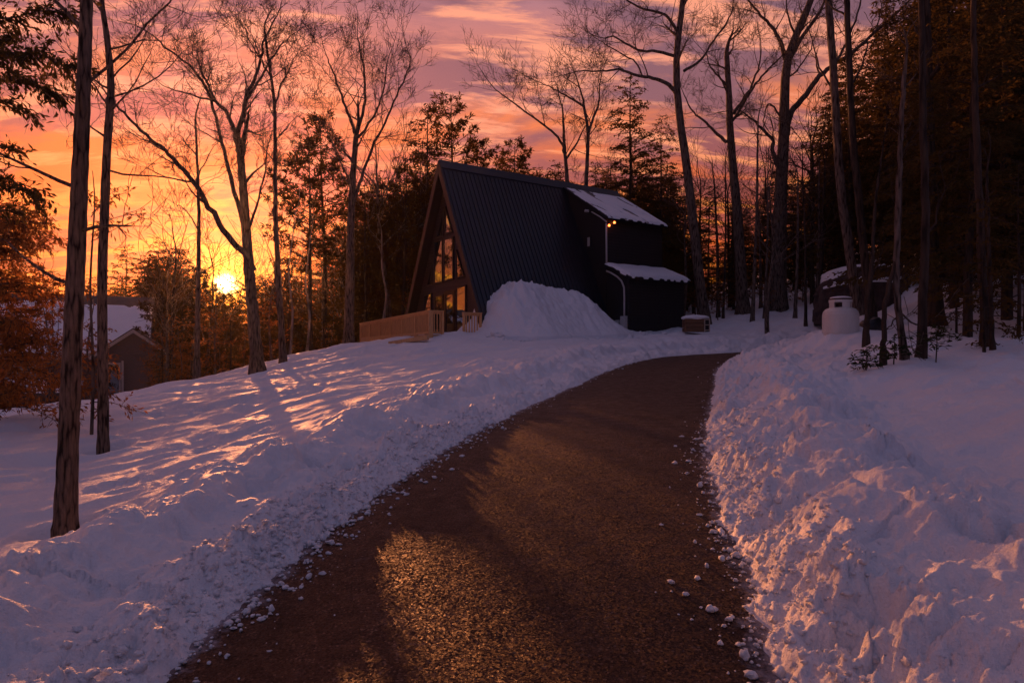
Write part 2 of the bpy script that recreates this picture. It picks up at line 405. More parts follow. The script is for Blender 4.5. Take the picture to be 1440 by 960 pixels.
def ground(x, y, detail=True):
    x = np.asarray(x, float).ravel(); y = np.asarray(y, float).ravel()
    sd, rz, hw, py = road_q(x, y)
    rz = rz + EYE
    B = base_z(x, y)
    near = np.clip(1.2 - py / 40, 0.3, 1)
    rag = 0.13 * fbm(x * 1.3, y * 1.3, 3, 5) + 0.10 * fbm(x * 5, y * 5, 3, 9)
    e = np.abs(sd) - hw + rag * 1.1
    left = sd < 0
    ec = np.where(left, 1.25, 1.05) * (1 + 0.22 * fbm(x * 0.6, y * 0.6, 2, 31))
    Hc = np.where(left, 0.30, 0.42) * (1 + 0.40 * fbm(x * 0.5, y * 0.5, 2, 41))
    Hc = Hc * np.where(left, 1.0, 1 - 0.35 * sst(11, 16, py))
    q = e / ec
    pl = np.interp(q, [0, 0.12, 0.62, 0.74, 0.92, 1.0, 1.08, 1.5, 2.2, 3.0], [0, 0.10, 0.30, 0.48, 0.95, 1.0, 0.93, 0.55, 0.2, 0])
    pr = np.interp(q, [0, 0.12, 0.5, 0.85, 1.0, 1.12, 1.5, 1.9, 2.6], [0, 0.14, 0.55, 0.95, 1.0, 0.93, 0.45, 0.15, 0])
    bank = Hc * np.where(left, pl, pr)
    k = sst(0.3, 3.6, e)
    out = rz * (1 - k) + B * k + bank
    if detail:
        m = sst(-0.02, 0.25, e) * (1 - sst(1.3, 2.6, e / ec))          # on the thrown-up bank
        foot = sst(-0.1, 0.1, e) * (1 - sst(0.35, 0.9, e))             # loose clods at its foot
        wx = x + 0.10 * fbm(x * 3, y * 3, 2, 71); wy = y + 0.10 * fbm(x * 3, y * 3, 2, 72)
        big = fbm(x * 1.9, y * 1.9, 4, 3)
        l0 = lumps(wx * 1.15 + 5, wy * 1.15, 14); l1 = lumps(wx * 2.6, wy * 2.6, 11); l2 = lumps(wx * 7, wy * 7, 12); l3 = lumps(wx * 17, wy * 17, 13)
        f2 = fbm(x * 9, y * 9, 3, 21); f1 = fbm(x * 1.1, y * 1.1, 2, 22); ridge = 1 - 2 * np.abs(fbm(x * 4 - y * 1.5, y * 4 + x * 1.5, 3, 23))
        rightk = np.where(left, 0.85, 1.1)
        out = out + m * rightk * (0.20 * big + 0.12 * (l0 - 0.4) + 0.09 * (l1 - 0.4) * np.clip(0.7 + 3.5 * f1, 0.0, 1.7) + 0.045 * (l2 - 0.4) * np.clip(0.45 + 4.2 * f1, 0, 1.8) + 0.010 * (l3 - 0.4) * np.clip(.6 + 3 * f1, 0, 1.5) + 0.05 * f2 * np.clip(.6 + 3 * f1, .15, 1.5) + 0.03 * ridge)
        out = out + foot * (0.035 * l2 + 0.030 * l3 * np.clip(1 + 2 * f2, 0, 1.6))
        fld = sst(0.9, 2.0, e / ec)
        # wind drifts and old tracks on the open snow
        dr = fbm((x * 0.88 + y * 0.47) * 0.35, (y * 0.88 - x * 0.47) * 1.3, 4, 51)
        rm = np.clip(np.hypot(x, y) / 12, 0.5, 1.6)
        # old half-filled footprints and tumbled patches
        tk = fbm(x * 0.5 + 3, y * 0.5, 2, 63); trk = -0.10 * lumps(x * 1.7, y * 1.7, 64) * sst(0.05, 0.25, tk) + 0.04 * fbm(x * 6, y * 6, 3, 65) * sst(0.0, 0.3, tk)
        out = out + fld * (0.13 * dr * rm + 0.12 * fbm(x * 0.33, y * 0.33, 2, 61) + 0.025 * fbm(x * 3, y * 3, 3, 55) + trk)
        # snow well clear of asphalt
    inside = sst(-0.16, 0.05, e)
    out = np.where(e < 0.06, (rz - 0.07) * (1 - inside) + out * inside, out)
    return out

def build_ground():
    # polar sheet: fine inside the view, coarse elsewhere, out to the horizon
    a_in = np.linspace(-44, 44, 760); a_out = np.concatenate([np.linspace(44, 316, 70)[1:-1]])
    ang = np.radians(np.concatenate([a_in, a_out])); na = len(ang)
    r = np.concatenate([[0.6, 1.2, 1.8], np.exp(np.linspace(np.log(2.3), np.log(40), 620)), np.exp(np.linspace(np.log(42), np.log(330), 40))])
    nr = len(r)
    X = (r[:, None] * np.sin(ang)[None]).ravel(); Y = (r[:, None] * np.cos(ang)[None]).ravel()
    Z = ground(X, Y)
    # footprints behind the deck side slope / hollow round the two near trunks
    for (px, py, D, rr) in ((92, 748, 7.0, 0.38), (145, 637, 12, 0.42)):
        c = W(px, py, D); q = np.hypot(X - c[0], Y - c[1]); Z += -0.20 * np.exp(-(q / (rr * .75)) ** 2) + 0.035 * np.exp(-((q - rr * 1.3) / .15) ** 2)
    c = W(1182, 470, 17.0); q = np.hypot(X - c[0], Y - c[1]); Z += 0.24 * np.exp(-(q / 1.0) ** 2)
    V = np.stack([X, Y, Z], -1)
    V = np.vstack([V, [[0, 0, float(ground([0], [0])[0])]]])
    i = np.arange(nr - 1)[:, None] * na; j = np.arange(na)[None]; j2 = (j + 1) % na
    Q = np.stack([i + j, i + na + j, i + na + j2, i + j2], -1).reshape(-1, 4)
    c = len(V) - 1
    me = mesh_np('snow_ground', V, Q, M['snow'], True)
    o = put(bpy.data.objects.new('snow_ground', me)); tag(o, kind='structure')
    return o
build_ground()

def build_road():
    # strip with fine cross rows
    P = catmull(ROAD, 40)[:-1]; T = np.gradient(P[:, :2], axis=0); T /= np.linalg.norm(T, axis=1)[:, None]
    N = np.stack([T[:, 1], -T[:, 0]], -1); u = np.linspace(-1, 1, 41)
    hw = P[:, 3] + 0.45
    X = P[:, 0:1] + N[:, 0:1] * u[None] * hw[:, None]; Y = P[:, 1:2] + N[:, 1:2] * u[None] * hw[:, None]
    Z = np.repeat(P[:, 2:3] + EYE, 41, 1) + 0.012 * fbm(X * 0.8, Y * 0.8, 3, 88).reshape(X.shape) - 0.03 * (u[None] ** 2) + 0.01
    V = np.stack([X, Y, Z], -1).reshape(-1, 3); m, n = X.shape
    i = np.arange(m - 1)[:, None] * n; j = np.arange(n - 1)[None]
    Q = np.stack([i + j, i + j + 1, i + n + j + 1, i + n + j], -1).reshape(-1, 4)
    me = mesh_np('driveway', V, Q, M['asphalt'], True)
    d = (np.abs(u)[None] * hw[:, None] - P[:, 3:4]); at_ = me.attributes.new('verge', 'FLOAT', 'POINT'); at_.data.foreach_set('value', np.clip((d + 0.55) / 0.75, 0, 1).astype(np.float32).ravel())
    o = put(bpy.data.objects.new('driveway', me)); tag(o, kind='structure')
build_road()

def gz(x, y):
    return float(ground([x], [y], False)[0])

def build_chunks():
    """loose clods of ploughed snow along both edges of the road"""
    import bmesh
    rng = np.random.default_rng(4)
    bm = bmesh.new(); bmesh.ops.create_icosphere(bm, subdivisions=2, radius=1)
    SV = np.array([v.co[:] for v in bm.verts]); SF = np.array([[v.index for v in f.verts] for f in bm.faces]); bm.free()
    V = []; Fc = []; n = 0; N = 7500
    k0 = int(16 * 3.6); k1 = int(16 * 11)
    ks = rng.integers(k0, k1, N); ks = np.where(rng.random(N) < 0.6, rng.integers(k0, 16 * 8, N), ks)
    side = np.where(rng.random(N) < 0.62, -1, 1)
    off = rng.normal(0.20, 0.15, N); off = np.where(rng.random(N) < 0.04, -np.abs(rng.normal(0, 0.2, N)), off)
    size = np.exp(rng.normal(np.log(0.0085), 0.6, N)); size = np.clip(size, 0.003, 0.028)
    size = np.where(off < -0.25, size * 0.55, size)
    rx = RC[ks, 0] + RT[ks, 1] * side * (RC[ks, 3] + off) + rng.normal(0, 0.12, N); ry = RC[ks, 1] - RT[ks, 0] * side * (RC[ks, 3] + off) + rng.normal(0, 0.12, N)
    zz = ground(rx, ry); sd, rz, hw, _ = road_q(rx, ry); zz = np.maximum(zz, rz + EYE + 0.0)
    # blocks tumbled from the big heap beside the cabin
    K = 170; hs = rng.uniform(-0.8, 7.6, K); ht = 5.3 + np.abs(rng.normal(0, .75, K)); CSc, SNc = 0.8211, 0.5708
    bx = -3.4 + CSc * hs + SNc * ht; by = 32 + SNc * hs - CSc * ht
    rx = np.concatenate([rx, bx]); ry = np.concatenate([ry, by]); size = np.concatenate([size, np.exp(rng.normal(np.log(.06), .45, K))]); zz = np.concatenate([zz, ground(bx, by) + 0.01]); N = len(rx)
    for a in range(N):
        d = SV * size[a] * (1 + 0.20 * rng.normal(size=(len(SV), 1))) * rng.uniform(0.6, 1.35, (1, 3)) * [1, 1, 0.75]
        V.append(d + np.array([rx[a], ry[a], zz[a] + size[a] * 0.15])); Fc.append(SF + n); n += len(SV)
    me = mesh_np('snow_clods', np.concatenate(V), np.concatenate(Fc), M['snow'], True)
    o = put(bpy.data.objects.new('snow_clods', me)); tag(o, 'loose clods of ploughed snow along the driveway and below the tall heap', 'snow clods', kind='stuff')
build_chunks()

# ------------------------------------------------------------------ the cabin
CS, SN = 0.8211, 0.5708
A0 = (-3.4, 32.0)
def H(s, t, z):   # s along the ridge (away), t across (towards the camera side), z world height
    return (A0[0] + CS * s + SN * t, A0[1] + SN * s - CS * t, z)
def toplane(px, py, s):
    """photo pixel -> (t, z) on the cabin plane s = const"""
    k = (px - 720) / F
    t = (k * (A0[1] + SN * s) - A0[0] - CS * s) / (SN + k * CS)
    Y = A0[1] + SN * s - CS * t
    return t, EYE + (HY - py) / F * Y
ZA, ZB, HWID = 10.37, 2.37, 3.95
def cabin():
    loc = H(0, 0, 2.0)
    root = empty('cabin', loc, 'black A-frame cabin with ribbed metal roof and tall glass front beside the driveway', 'cabin')
    slope = (ZA - ZB) / HWID
    def rt(t): return ZA - slope * abs(t)
    L = 11.4; tb = 4.35
    nrm = np.array([slope, 1.0]); nrm /= np.linalg.norm(nrm)     # outward in (t,z)
    # roof
    b = MB()
    for sg in (1, -1):
        th = 0.16
        p = [H(0, 0, ZA), H(L, 0, ZA), H(L, sg * tb, rt(tb)), H(0, sg * tb, rt(tb))]
        q = [H(0, -sg * 0.0, ZA - 0.36), H(L, 0, ZA - 0.36), H(L, sg * (tb - th), rt(tb) - 0.0), H(0, sg * (tb - th), rt(tb))]
        b.hexa([q[0], q[1], q[2], q[3], p[0], p[1], p[2], p[3]])
        s = 0.10
        while s < L - 0.03:
            w = 0.018; hgt = 0.032
            ot = sg * nrm[0] * hgt; oz = nrm[1] * hgt
            P = lambda ss, t, z, up: H(ss, sg * t + (ot if up else 0), z + (oz if up else -0.004))
            b.hexa([P(s - w, 0.05, rt(0.05), 0), P(s + w, 0.05, rt(0.05), 0), P(s + w, tb, rt(tb), 0), P(s - w, tb, rt(tb), 0),
                    P(s - w * .6, 0.05, rt(0.05), 1), P(s + w * .6, 0.05, rt(0.05), 1), P(s + w * .6, tb, rt(tb), 1), P(s - w * .6, tb, rt(tb), 1)])
            s += 0.235
    roof = b.build('roof', M['metal'], root)
    b = MB()
    for sg in (1, -1):
        b.hexa([H(-0.03, 0, ZA + 0.02), H(L + .03, 0, ZA + 0.02), H(L + .03, sg * 0.2, rt(0.2) + 0.03), H(-0.03, sg * 0.2, rt(.2) + 0.03),
                H(-0.03, 0, ZA + 0.09), H(L + .03, 0, ZA + 0.09), H(L + .03, sg * 0.22, rt(.2) + 0.08), H(-0.03, sg * 0.22, rt(.2) + 0.08)])
    b.build('ridge_cap', M['metal'], root)
    # rake boards on the front edge
    for sg in (1, -1):
        b = MB()
        d = 0.26
        b.hexa([H(-0.07, sg * 0.02, ZA - 0.62), H(-0.004, sg * 0.02, ZA - 0.62), H(-0.004, sg * (tb - d), rt(tb) + .02), H(-0.07, sg * (tb - d), rt(tb) + .02),
                H(-0.07, sg * 0.02, ZA + 0.03), H(-0.004, sg * 0.02, ZA + 0.03), H(-0.004, sg * (tb + 0.01), rt(tb) + .02), H(-0.07, sg * (tb + 0.01), rt(tb) + .02)])
        b.build('rake_board', M['trim'], root)
    # front wall with lap siding, set back under the roof
    sw = 0.46
    def wall(s0, z0, sgn, name, mat):
        b = MB(); z = z0; c = 0.155
        while z < ZA - 0.75:
            t1 = (ZA - z) / slope - 0.17; t2 = max(0.02, (ZA - min(z + c, ZA - .5)) / slope - 0.17)
            b.hexa([H(s0 - sgn * 0.03, -t1, z), H(s0 + sgn * 0.06, -t1, z), H(s0 + sgn * 0.06, t1, z), H(s0 - sgn * 0.03, t1, z),
                    H(s0 - sgn * 0.005, -t2, z + c), H(s0 + sgn * 0.06, -t2, z + c), H(s0 + sgn * 0.06, t2, z + c), H(s0 - sgn * 0.005, t2, z + c)])
            z += c
        return b.build(name, mat, root)
    wall(sw, 1.7, 1, 'front_wall', M['brownsiding'])
    wall(L - 0.3, 1.7, -1, 'back_wall', M['blacksiding'])
    # windows: traced outlines -> panes with proud frames
    ox, oy, k = 560.0, 270.0, 4.5714
    sp = sw - 0.06
    def pane(pts, kind='window', fw=0.085, mat='glass', fmat='trim', label=None):
        q = [toplane(ox + a / k, oy + c / k, sp) for a, c in pts]
        c0 = np.mean(np.array(q), axis=0)
        # frame
        fr = MB(); n = len(q); inn = []
        Q = [np.array(v) for v in q]
        # inward offset polygon
        area = sum(Q[i][0] * Q[(i + 1) % n][1] - Q[(i + 1) % n][0] * Q[i][1] for i in range(n)); sgn = 1 if area > 0 else -1
        for i in range(n):
            a = Q[i - 1]; bb = Q[i]; c = Q[(i + 1) % n]
            e1 = (bb - a) / np.linalg.norm(bb - a); e2 = (c - bb) / np.linalg.norm(c - bb)
            n1 = np.array([-e1[1], e1[0]]) * sgn; n2 = np.array([-e2[1], e2[0]]) * sgn
            m = n1 + n2; m /= np.linalg.norm(m); l = fw / max(0.35, m @ n1)
            inn.append(Q[i] + m * min(l, 0.30))
        for i in range(n):
            j = (i + 1) % n
            fr.hexa([H(sp - 0.035, *Q[i]), H(sp - 0.035, *Q[j]), H(sp - 0.035, *inn[j]), H(sp - 0.035, *inn[i]),
                     H(sp + 0.05, *Q[i]), H(sp + 0.05, *Q[j]), H(sp + 0.05, *inn[j]), H(sp + 0.05, *inn[i])])
        f = fr.build(kind, M[fmat], root)
        g = MB(); g.prism([H(sp - 0.004, *v) for v in inn], np.array(H(sp + 0.02, 0, 0)) - np.array(H(sp - 0.004, 0, 0)))
        g.build('pane', M[mat], f)
        if label: f['label'] = label
        return f
    pane([(244, 296), (289, 284), (293, 100)], fw=0.05)
    pane([(301, 272), (350, 258), (303, 92)], fw=0.05)
    pane([(230, 318), (287, 303), (287, 582), (230, 592)], fw=0.06)
    pane([(293, 302), (355, 284), (355, 560), (293, 575)], fw=0.06)
    pane([(373, 370), (426, 542), (373, 556)], fw=0.05)
    pane([(216, 455), (216, 598), (182, 606)], fw=0.05)
    pane([(166, 664), (214, 648), (214, 792), (166, 800)], fw=0.05)
    pane([(372, 612), (436, 596), (436, 916), (372, 916)], fw=0.06)
    pane([(236, 668), (290, 655), (290, 900), (236, 890)], fw=0.07, mat='glassdark', fmat='frame')
    d = pane([(296, 640), (366, 628), (366, 925), (296, 925)], kind='door', fw=0.19, fmat='frame', label='black glazed front door')
    h = MB(); t0, z0 = toplane(ox + 360 / k, oy + 790 / k, sp); h.box(-0.10, -0.05, -0.02, 0.02, -0.10, 0.10, lambda a, c, e: H(sp + a, t0 + c, z0 + e)); h.build('handle', M['frame'], d)
    # ---- dormer
    s0, s1, te = 7.42, 11.38, 3.33
    zr0, zr1 = 10.16, 8.02
    def dz(t): return zr0 + (zr1 - zr0) * (t - 0.12) / (3.6 - 0.12)
    def lap(name, sA, tA, sB, tB, zlo, zhi, out, mat):
        b = MB(); z = zlo; c = 0.15
        while z < zhi - 0.01:
            c2 = min(c, zhi - z)
            P = lambda s, t, o, zz: H(s + out[0] * o, t + out[1] * o, zz)
            b.hexa([P(sA, tA, 0.035, z), P(sB, tB, 0.035, z), P(sB, tB, -0.05, z), P(sA, tA, -0.05, z),
                    P(sA, tA, 0.008, z + c2), P(sB, tB, 0.008, z + c2), P(sB, tB, -0.05, z + c2), P(sA, tA, -0.05, z + c2)])
            z += c2
        return b.build(name, mat, root)
    for sA in (s0 - 0.0, s1 - 0.08):   # cheek walls follow the roof slope
        b = MB(); b.prism([H(sA, 0.3, dz(0.3) - 0.1), H(sA, te - 0.02, dz(te) - 0.13), H(sA, te - 0.02, 1.9), H(sA, 3.2, 1.9)], np.array(H(0.08, 0, 0)) - np.array(H(0, 0, 0)))
        b.build('dormer_cheek', M['blacksiding'], root)
    lap('dormer_wall', s0 + 0.001, te, s1 - 0.001, te, 1.9, dz(te) - 0.12, (0, 1), M['blacksiding'])
    b = MB()
    b.hexa([H(s0 - .14, 0.12, zr0 - 0.13), H(s1 + .14, 0.12, zr0 - 0.13), H(s1 + .14, 3.62, zr1 - 0.13), H(s0 - .14, 3.62, zr1 - 0.13),
            H(s0 - .14, 0.12, zr0), H(s1 + .14, 0.12, zr0), H(s1 + .14, 3.62, zr1), H(s0 - .14, 3.62, zr1)])
    s = s0 - 0.1
    while s < s1 + .1:
        b.hexa([H(s, .2, dz(.2) - .004), H(s + .03, .2, dz(.2) - .004), H(s + .03, 3.61, dz(3.61) - .004), H(s, 3.61, dz(3.61) - .004),
                H(s, .2, dz(.2) + .03), H(s + .03, .2, dz(.2) + .03), H(s + .03, 3.61, dz(3.61) + .03), H(s, 3.61, dz(3.61) + .03)]); s += 0.4
    b.build('dormer_roof', M['metal'], root)
    # ---- lower lean-to
    tl = 4.86
    lz0, lz1 = 5.72, 4.97
    def lz(t): return lz0 + (lz1 - lz0) * (t - te) / (5.09 - te)
    lap('lean_to_wall', s0 + 0.02, tl, s1 - 0.07, tl, 1.6, lz(tl) - 0.1, (0, 1), M['blacksiding'])
    for sA in (s0 + 0.02, s1 - 0.15):
        b = MB(); b.prism([H(sA, te + 0.04, lz(te) - 0.11), H(sA, tl - 0.05, lz(tl) - 0.11), H(sA, tl - 0.05, 1.6), H(sA, te + 0.04, 1.6)], np.array(H(0.08, 0, 0)) - np.array(H(0, 0, 0)))
        b.build('lean_to_side', M['blacksiding'], root)
    b = MB()
    b.hexa([H(s0 - .12, te + .04, lz0 - 0.12), H(s1 + .12, te + .04, lz0 - 0.12), H(s1 + .12, 5.09, lz1 - 0.12), H(s0 - .12, 5.09, lz1 - 0.12),
            H(s0 - .12, te + .04, lz0), H(s1 + .12, te + .04, lz0), H(s1 + .12, 5.09, lz1), H(s0 - .12, 5.09, lz1)])
    b.build('lean_to_roof', M['metal'], root)
    # corner boards
    b = MB(); b.box(s0 - 0.03, s0 + 0.09, te - 0.05, te + 0.055, 1.9, dz(te) - 0.14, H); b.build('corner_board', M['blacksiding'], root)
    b = MB(); b.box(s0 - 0.01, s0 + 0.10, tl - 0.05, tl + 0.055, 1.6, lz(tl) - 0.12, H)
    b.build('corner_board', M['blacksiding'], root)
    # conduit, meter, vent, bracket
    def PH(px, py, s): t, z = toplane(px, py, s); return t, z
    b = MB(); sc = s0 - 0.07
    pts = [PH(852.5, 314, sc), PH(852.8, 345, sc), PH(853, 373, sc)]
    b.tube([H(sc, t, z) for t, z in pts], 0.045, 8)
    b.build('upper_conduit', M['greypaint'], root, smooth=True)
    b = MB(); raw = [(853, 381), (860, 384), (868, 389), (874, 395), (877.5, 404), (878, 416), (878, 430), (878, 446)]
    b.tube([H(sc, *PH(a, c, sc)) for a, c in raw], 0.045, 8)
    b.build('lower_conduit', M['greypaint'], root, smooth=True)
    t, z = PH(877.5, 455, sc)
    b = MB(); b.box(sc - 0.10, sc + 0.06, t - 0.16, t + 0.17, z - 0.33, z + 0.36, H); bx = b.build('meter_box', M['greypaint'], root)
    t2, z2 = PH(869, 454, sc)
    b = MB(); b.tube([H(sc - 0.16, t2, z2), H(sc + 0.05, t2, z2)], [0.13, 0.15], 14); b.build('meter', M['greypaint'], root)
    t, z = PH(828, 340, s0 - 0.05)
    b = MB(); b.box(s0 - 0.06, s0 - 0.003, t - 0.13, t + 0.13, z - 0.26, z + 0.26, H); wv = b.build('small_window', M['frame'], root)
    b = MB(); b.box(s0 - 0.068, s0 - 0.05, t - 0.09, t + 0.09, z - 0.22, z + 0.22, H); b.build('pane', M['greypaint'], wv)
    t, z = PH(828, 298, s0)
    b = MB(); b.tube([H(s0 - 0.02, t, z), H(s0 - 0.12, t, z + .02)], 0.03, 6); b.ico(H(s0 - 0.16, t - .05, z + .04), 0.08, 2); b.ico(H(s0 - 0.16, t + .09, z + .01), 0.08, 2)
    b.build('security_light', M['greypaint'], root, smooth=True)
    b = MB(); b.tube([H(s0 - 0.1, *PH(832, 298, s0 - .1)), H(s0 - 0.12, *PH(844, 305, s0 - .12)), H(s0 - .1, *PH(853, 312, s0 - .1))], 0.035, 7); b.build('gutter_pipe', M['greypaint'], root, smooth=True)
    # two lit bulbs under the dormer eave corner
    b = MB(); b.box(7.55, 7.75, te + 0.04, te + 0.10, 7.62, 7.80, H); lf = b.build('lamp', M['frame'], root)
    for (ds, dt, dzz) in ((7.50, 0.17, 7.62), (7.85, 0.17, 7.80)):
        b = MB(); b.ico(H(ds, te + dt, dzz), 0.06, 2); o = b.build('bulb', M['bulb'], lf, smooth=True)
    return root, slope
CABIN, SLOPE = cabin()

def roof_snow(name, S0, S1, T0, T1, z0, z1, thick, seed, label, bare=0.0):
    """snow sheet lying on a single-pitch roof, uneven edge"""
    n, m = 90, 50
    s = np.linspace(S0, S1, n)[:, None] + np.zeros((1, m)); t = np.linspace(T0, T1, m)[None] + np.zeros((n, 1))
    u = (s - S0) / (S1 - S0); v = (t - T0) / (T1 - T0)
    ed = np.minimum(np.minimum(u * (S1 - S0), (1 - u) * (S1 - S0)), np.minimum(v * (T1 - T0), (1 - v) * (T1 - T0)))
    ed = ed + 0.07 * fbm(s * 2.5, t * 2.5, 3, seed)
    h = thick * np.sqrt(np.clip(ed / 0.16, 0, 1)) * (1 + 0.3 * fbm(s * 1.2, t * 1.2, 3, seed + 3))
    if bare > 0:
        q = fbm(s * 1.3 + t * 0.25, t * 0.8 - s * 1.6, 4, seed + 9) + 0.10 - 0.25 * sst(0.75, 1.0, 1 - v) * (u < .45)
        h = h * sst(-0.12, -0.02, q)
    zz = z0 + (z1 - z0) * v - 0.05 + h * 1.0 + np.where(h > 0.004, 0.05, 0)
    top = np.array([H(a, b_, c) for a, b_, c in zip(s.ravel(), t.ravel(), zz.ravel())])
    i = np.arange(n - 1)[:, None] * m; j = np.arange(m - 1)[None]
    Q = np.stack([i + j, i + m + j, i + m + j + 1, i + j + 1], -1).reshape(-1, 4)
    loc = np.array(H((S0 + S1) / 2, (T0 + T1) / 2, (z0 + z1) / 2))
    o = put(bpy.data.objects.new(name, mesh_np(name, top - loc, Q, M['snow'], True)), None, loc)
    return tag(o, label, 'roof snow')
roof_snow('roof_snow', 7.30, 11.50, 0.30, 3.66, 10.05, 8.00, 0.07, 3, 'patchy thin snow melting on the high dormer roof of the black cabin', 0.9)
roof_snow('roof_snow', 7.28, 11.52, 3.40, 5.16, 5.70, 4.95, 0.17, 23, 'even snow blanket on the low lean-to roof of the black cabin')

def snow_pile():
    n, m = 200, 110
    s = np.linspace(-1.6, 8.0, n)[:, None] + np.zeros((1, m)); t = np.linspace(2.4, 7.2, m)[None] + np.zeros((n, 1))
    top = np.interp(s[:, 0], [-1.2, -0.5, 0.3, 0.9, 1.6, 2.5, 3.5, 4.4, 5.2, 6.0, 6.9, 7.5, 8], [0, 0.15, 0.75, 1.75, 2.15, 2.10, 1.95, 1.95, 1.75, 1.25, 0.65, 0.2, 0])[:, None]
    tc = 4.05 + 0.12 * np.sin(s * 1.4)
    wdt = 1.6 + 0.45 * top
    v = (t - tc) / wdt
    prof = np.where(v < 0, 1.0, np.clip(1 - v, 0, 1) ** 1.15)
    x = A0[0] + CS * s + SN * t; y = A0[1] + SN * s - CS * t
    # chute-like grooves running down the face + clods
    nz = 0.16 * fbm(s * 1.1, t * 0.7, 3, 77) + 0.10 * fbm(s * 3.2 + t, t * 0.9, 3, 78) + 0.15 * (lumps(s * 1.9 + .3 * fbm(s, t, 2, 70), t * 1.3, 79) - .4) + 0.16 * (1 - 2.2 * np.abs(fbm(s * 1.6 + .2 * t, t * .8, 4, 84))) + 0.09 * (lumps(s * 4.5, t * 4, 80) - .4) + 0.05 * fbm(s * 7, t * 5, 3, 82)
    h = top * prof * (1 + 0.12 * fbm(s * 1.7, s * 0 + 1.3, 2, 81)) + nz * np.clip(top * prof, 0, 1) ** 0.6
    g = ground(x.ravel(), y.ravel(), False).reshape(x.shape)
    base = np.interp(s[:, 0], [-1.6, 1, 7, 8], [2.12, 2.15, 2.35, 2.3])[:, None]
    z = np.maximum(g, base * (prof > 0.02) + g * (prof <= 0.02)) * 0 + np.where(prof > 0, g * 0.5 + base * 0.5, g) + h - 0.04
    z = np.where(h < 0.02, g - 0.15, z)
    V = np.stack([x, y, z], -1).reshape(-1, 3)
    i = np.arange(n - 1)[:, None] * m; j = np.arange(m - 1)[None]
    Q = np.stack([i + j, i + m + j, i + m + j + 1, i + j + 1], -1).reshape(-1, 4)
    loc = np.array(H(3.3, 4.5, 2.1))
    o = put(bpy.data.objects.new('snow_pile', mesh_np('snow_pile', V - loc, Q, M['snow'], True)), None, loc)
    tag(o, 'tall heap of ploughed snow piled against the black cabin roof', 'snow pile')
snow_pile()

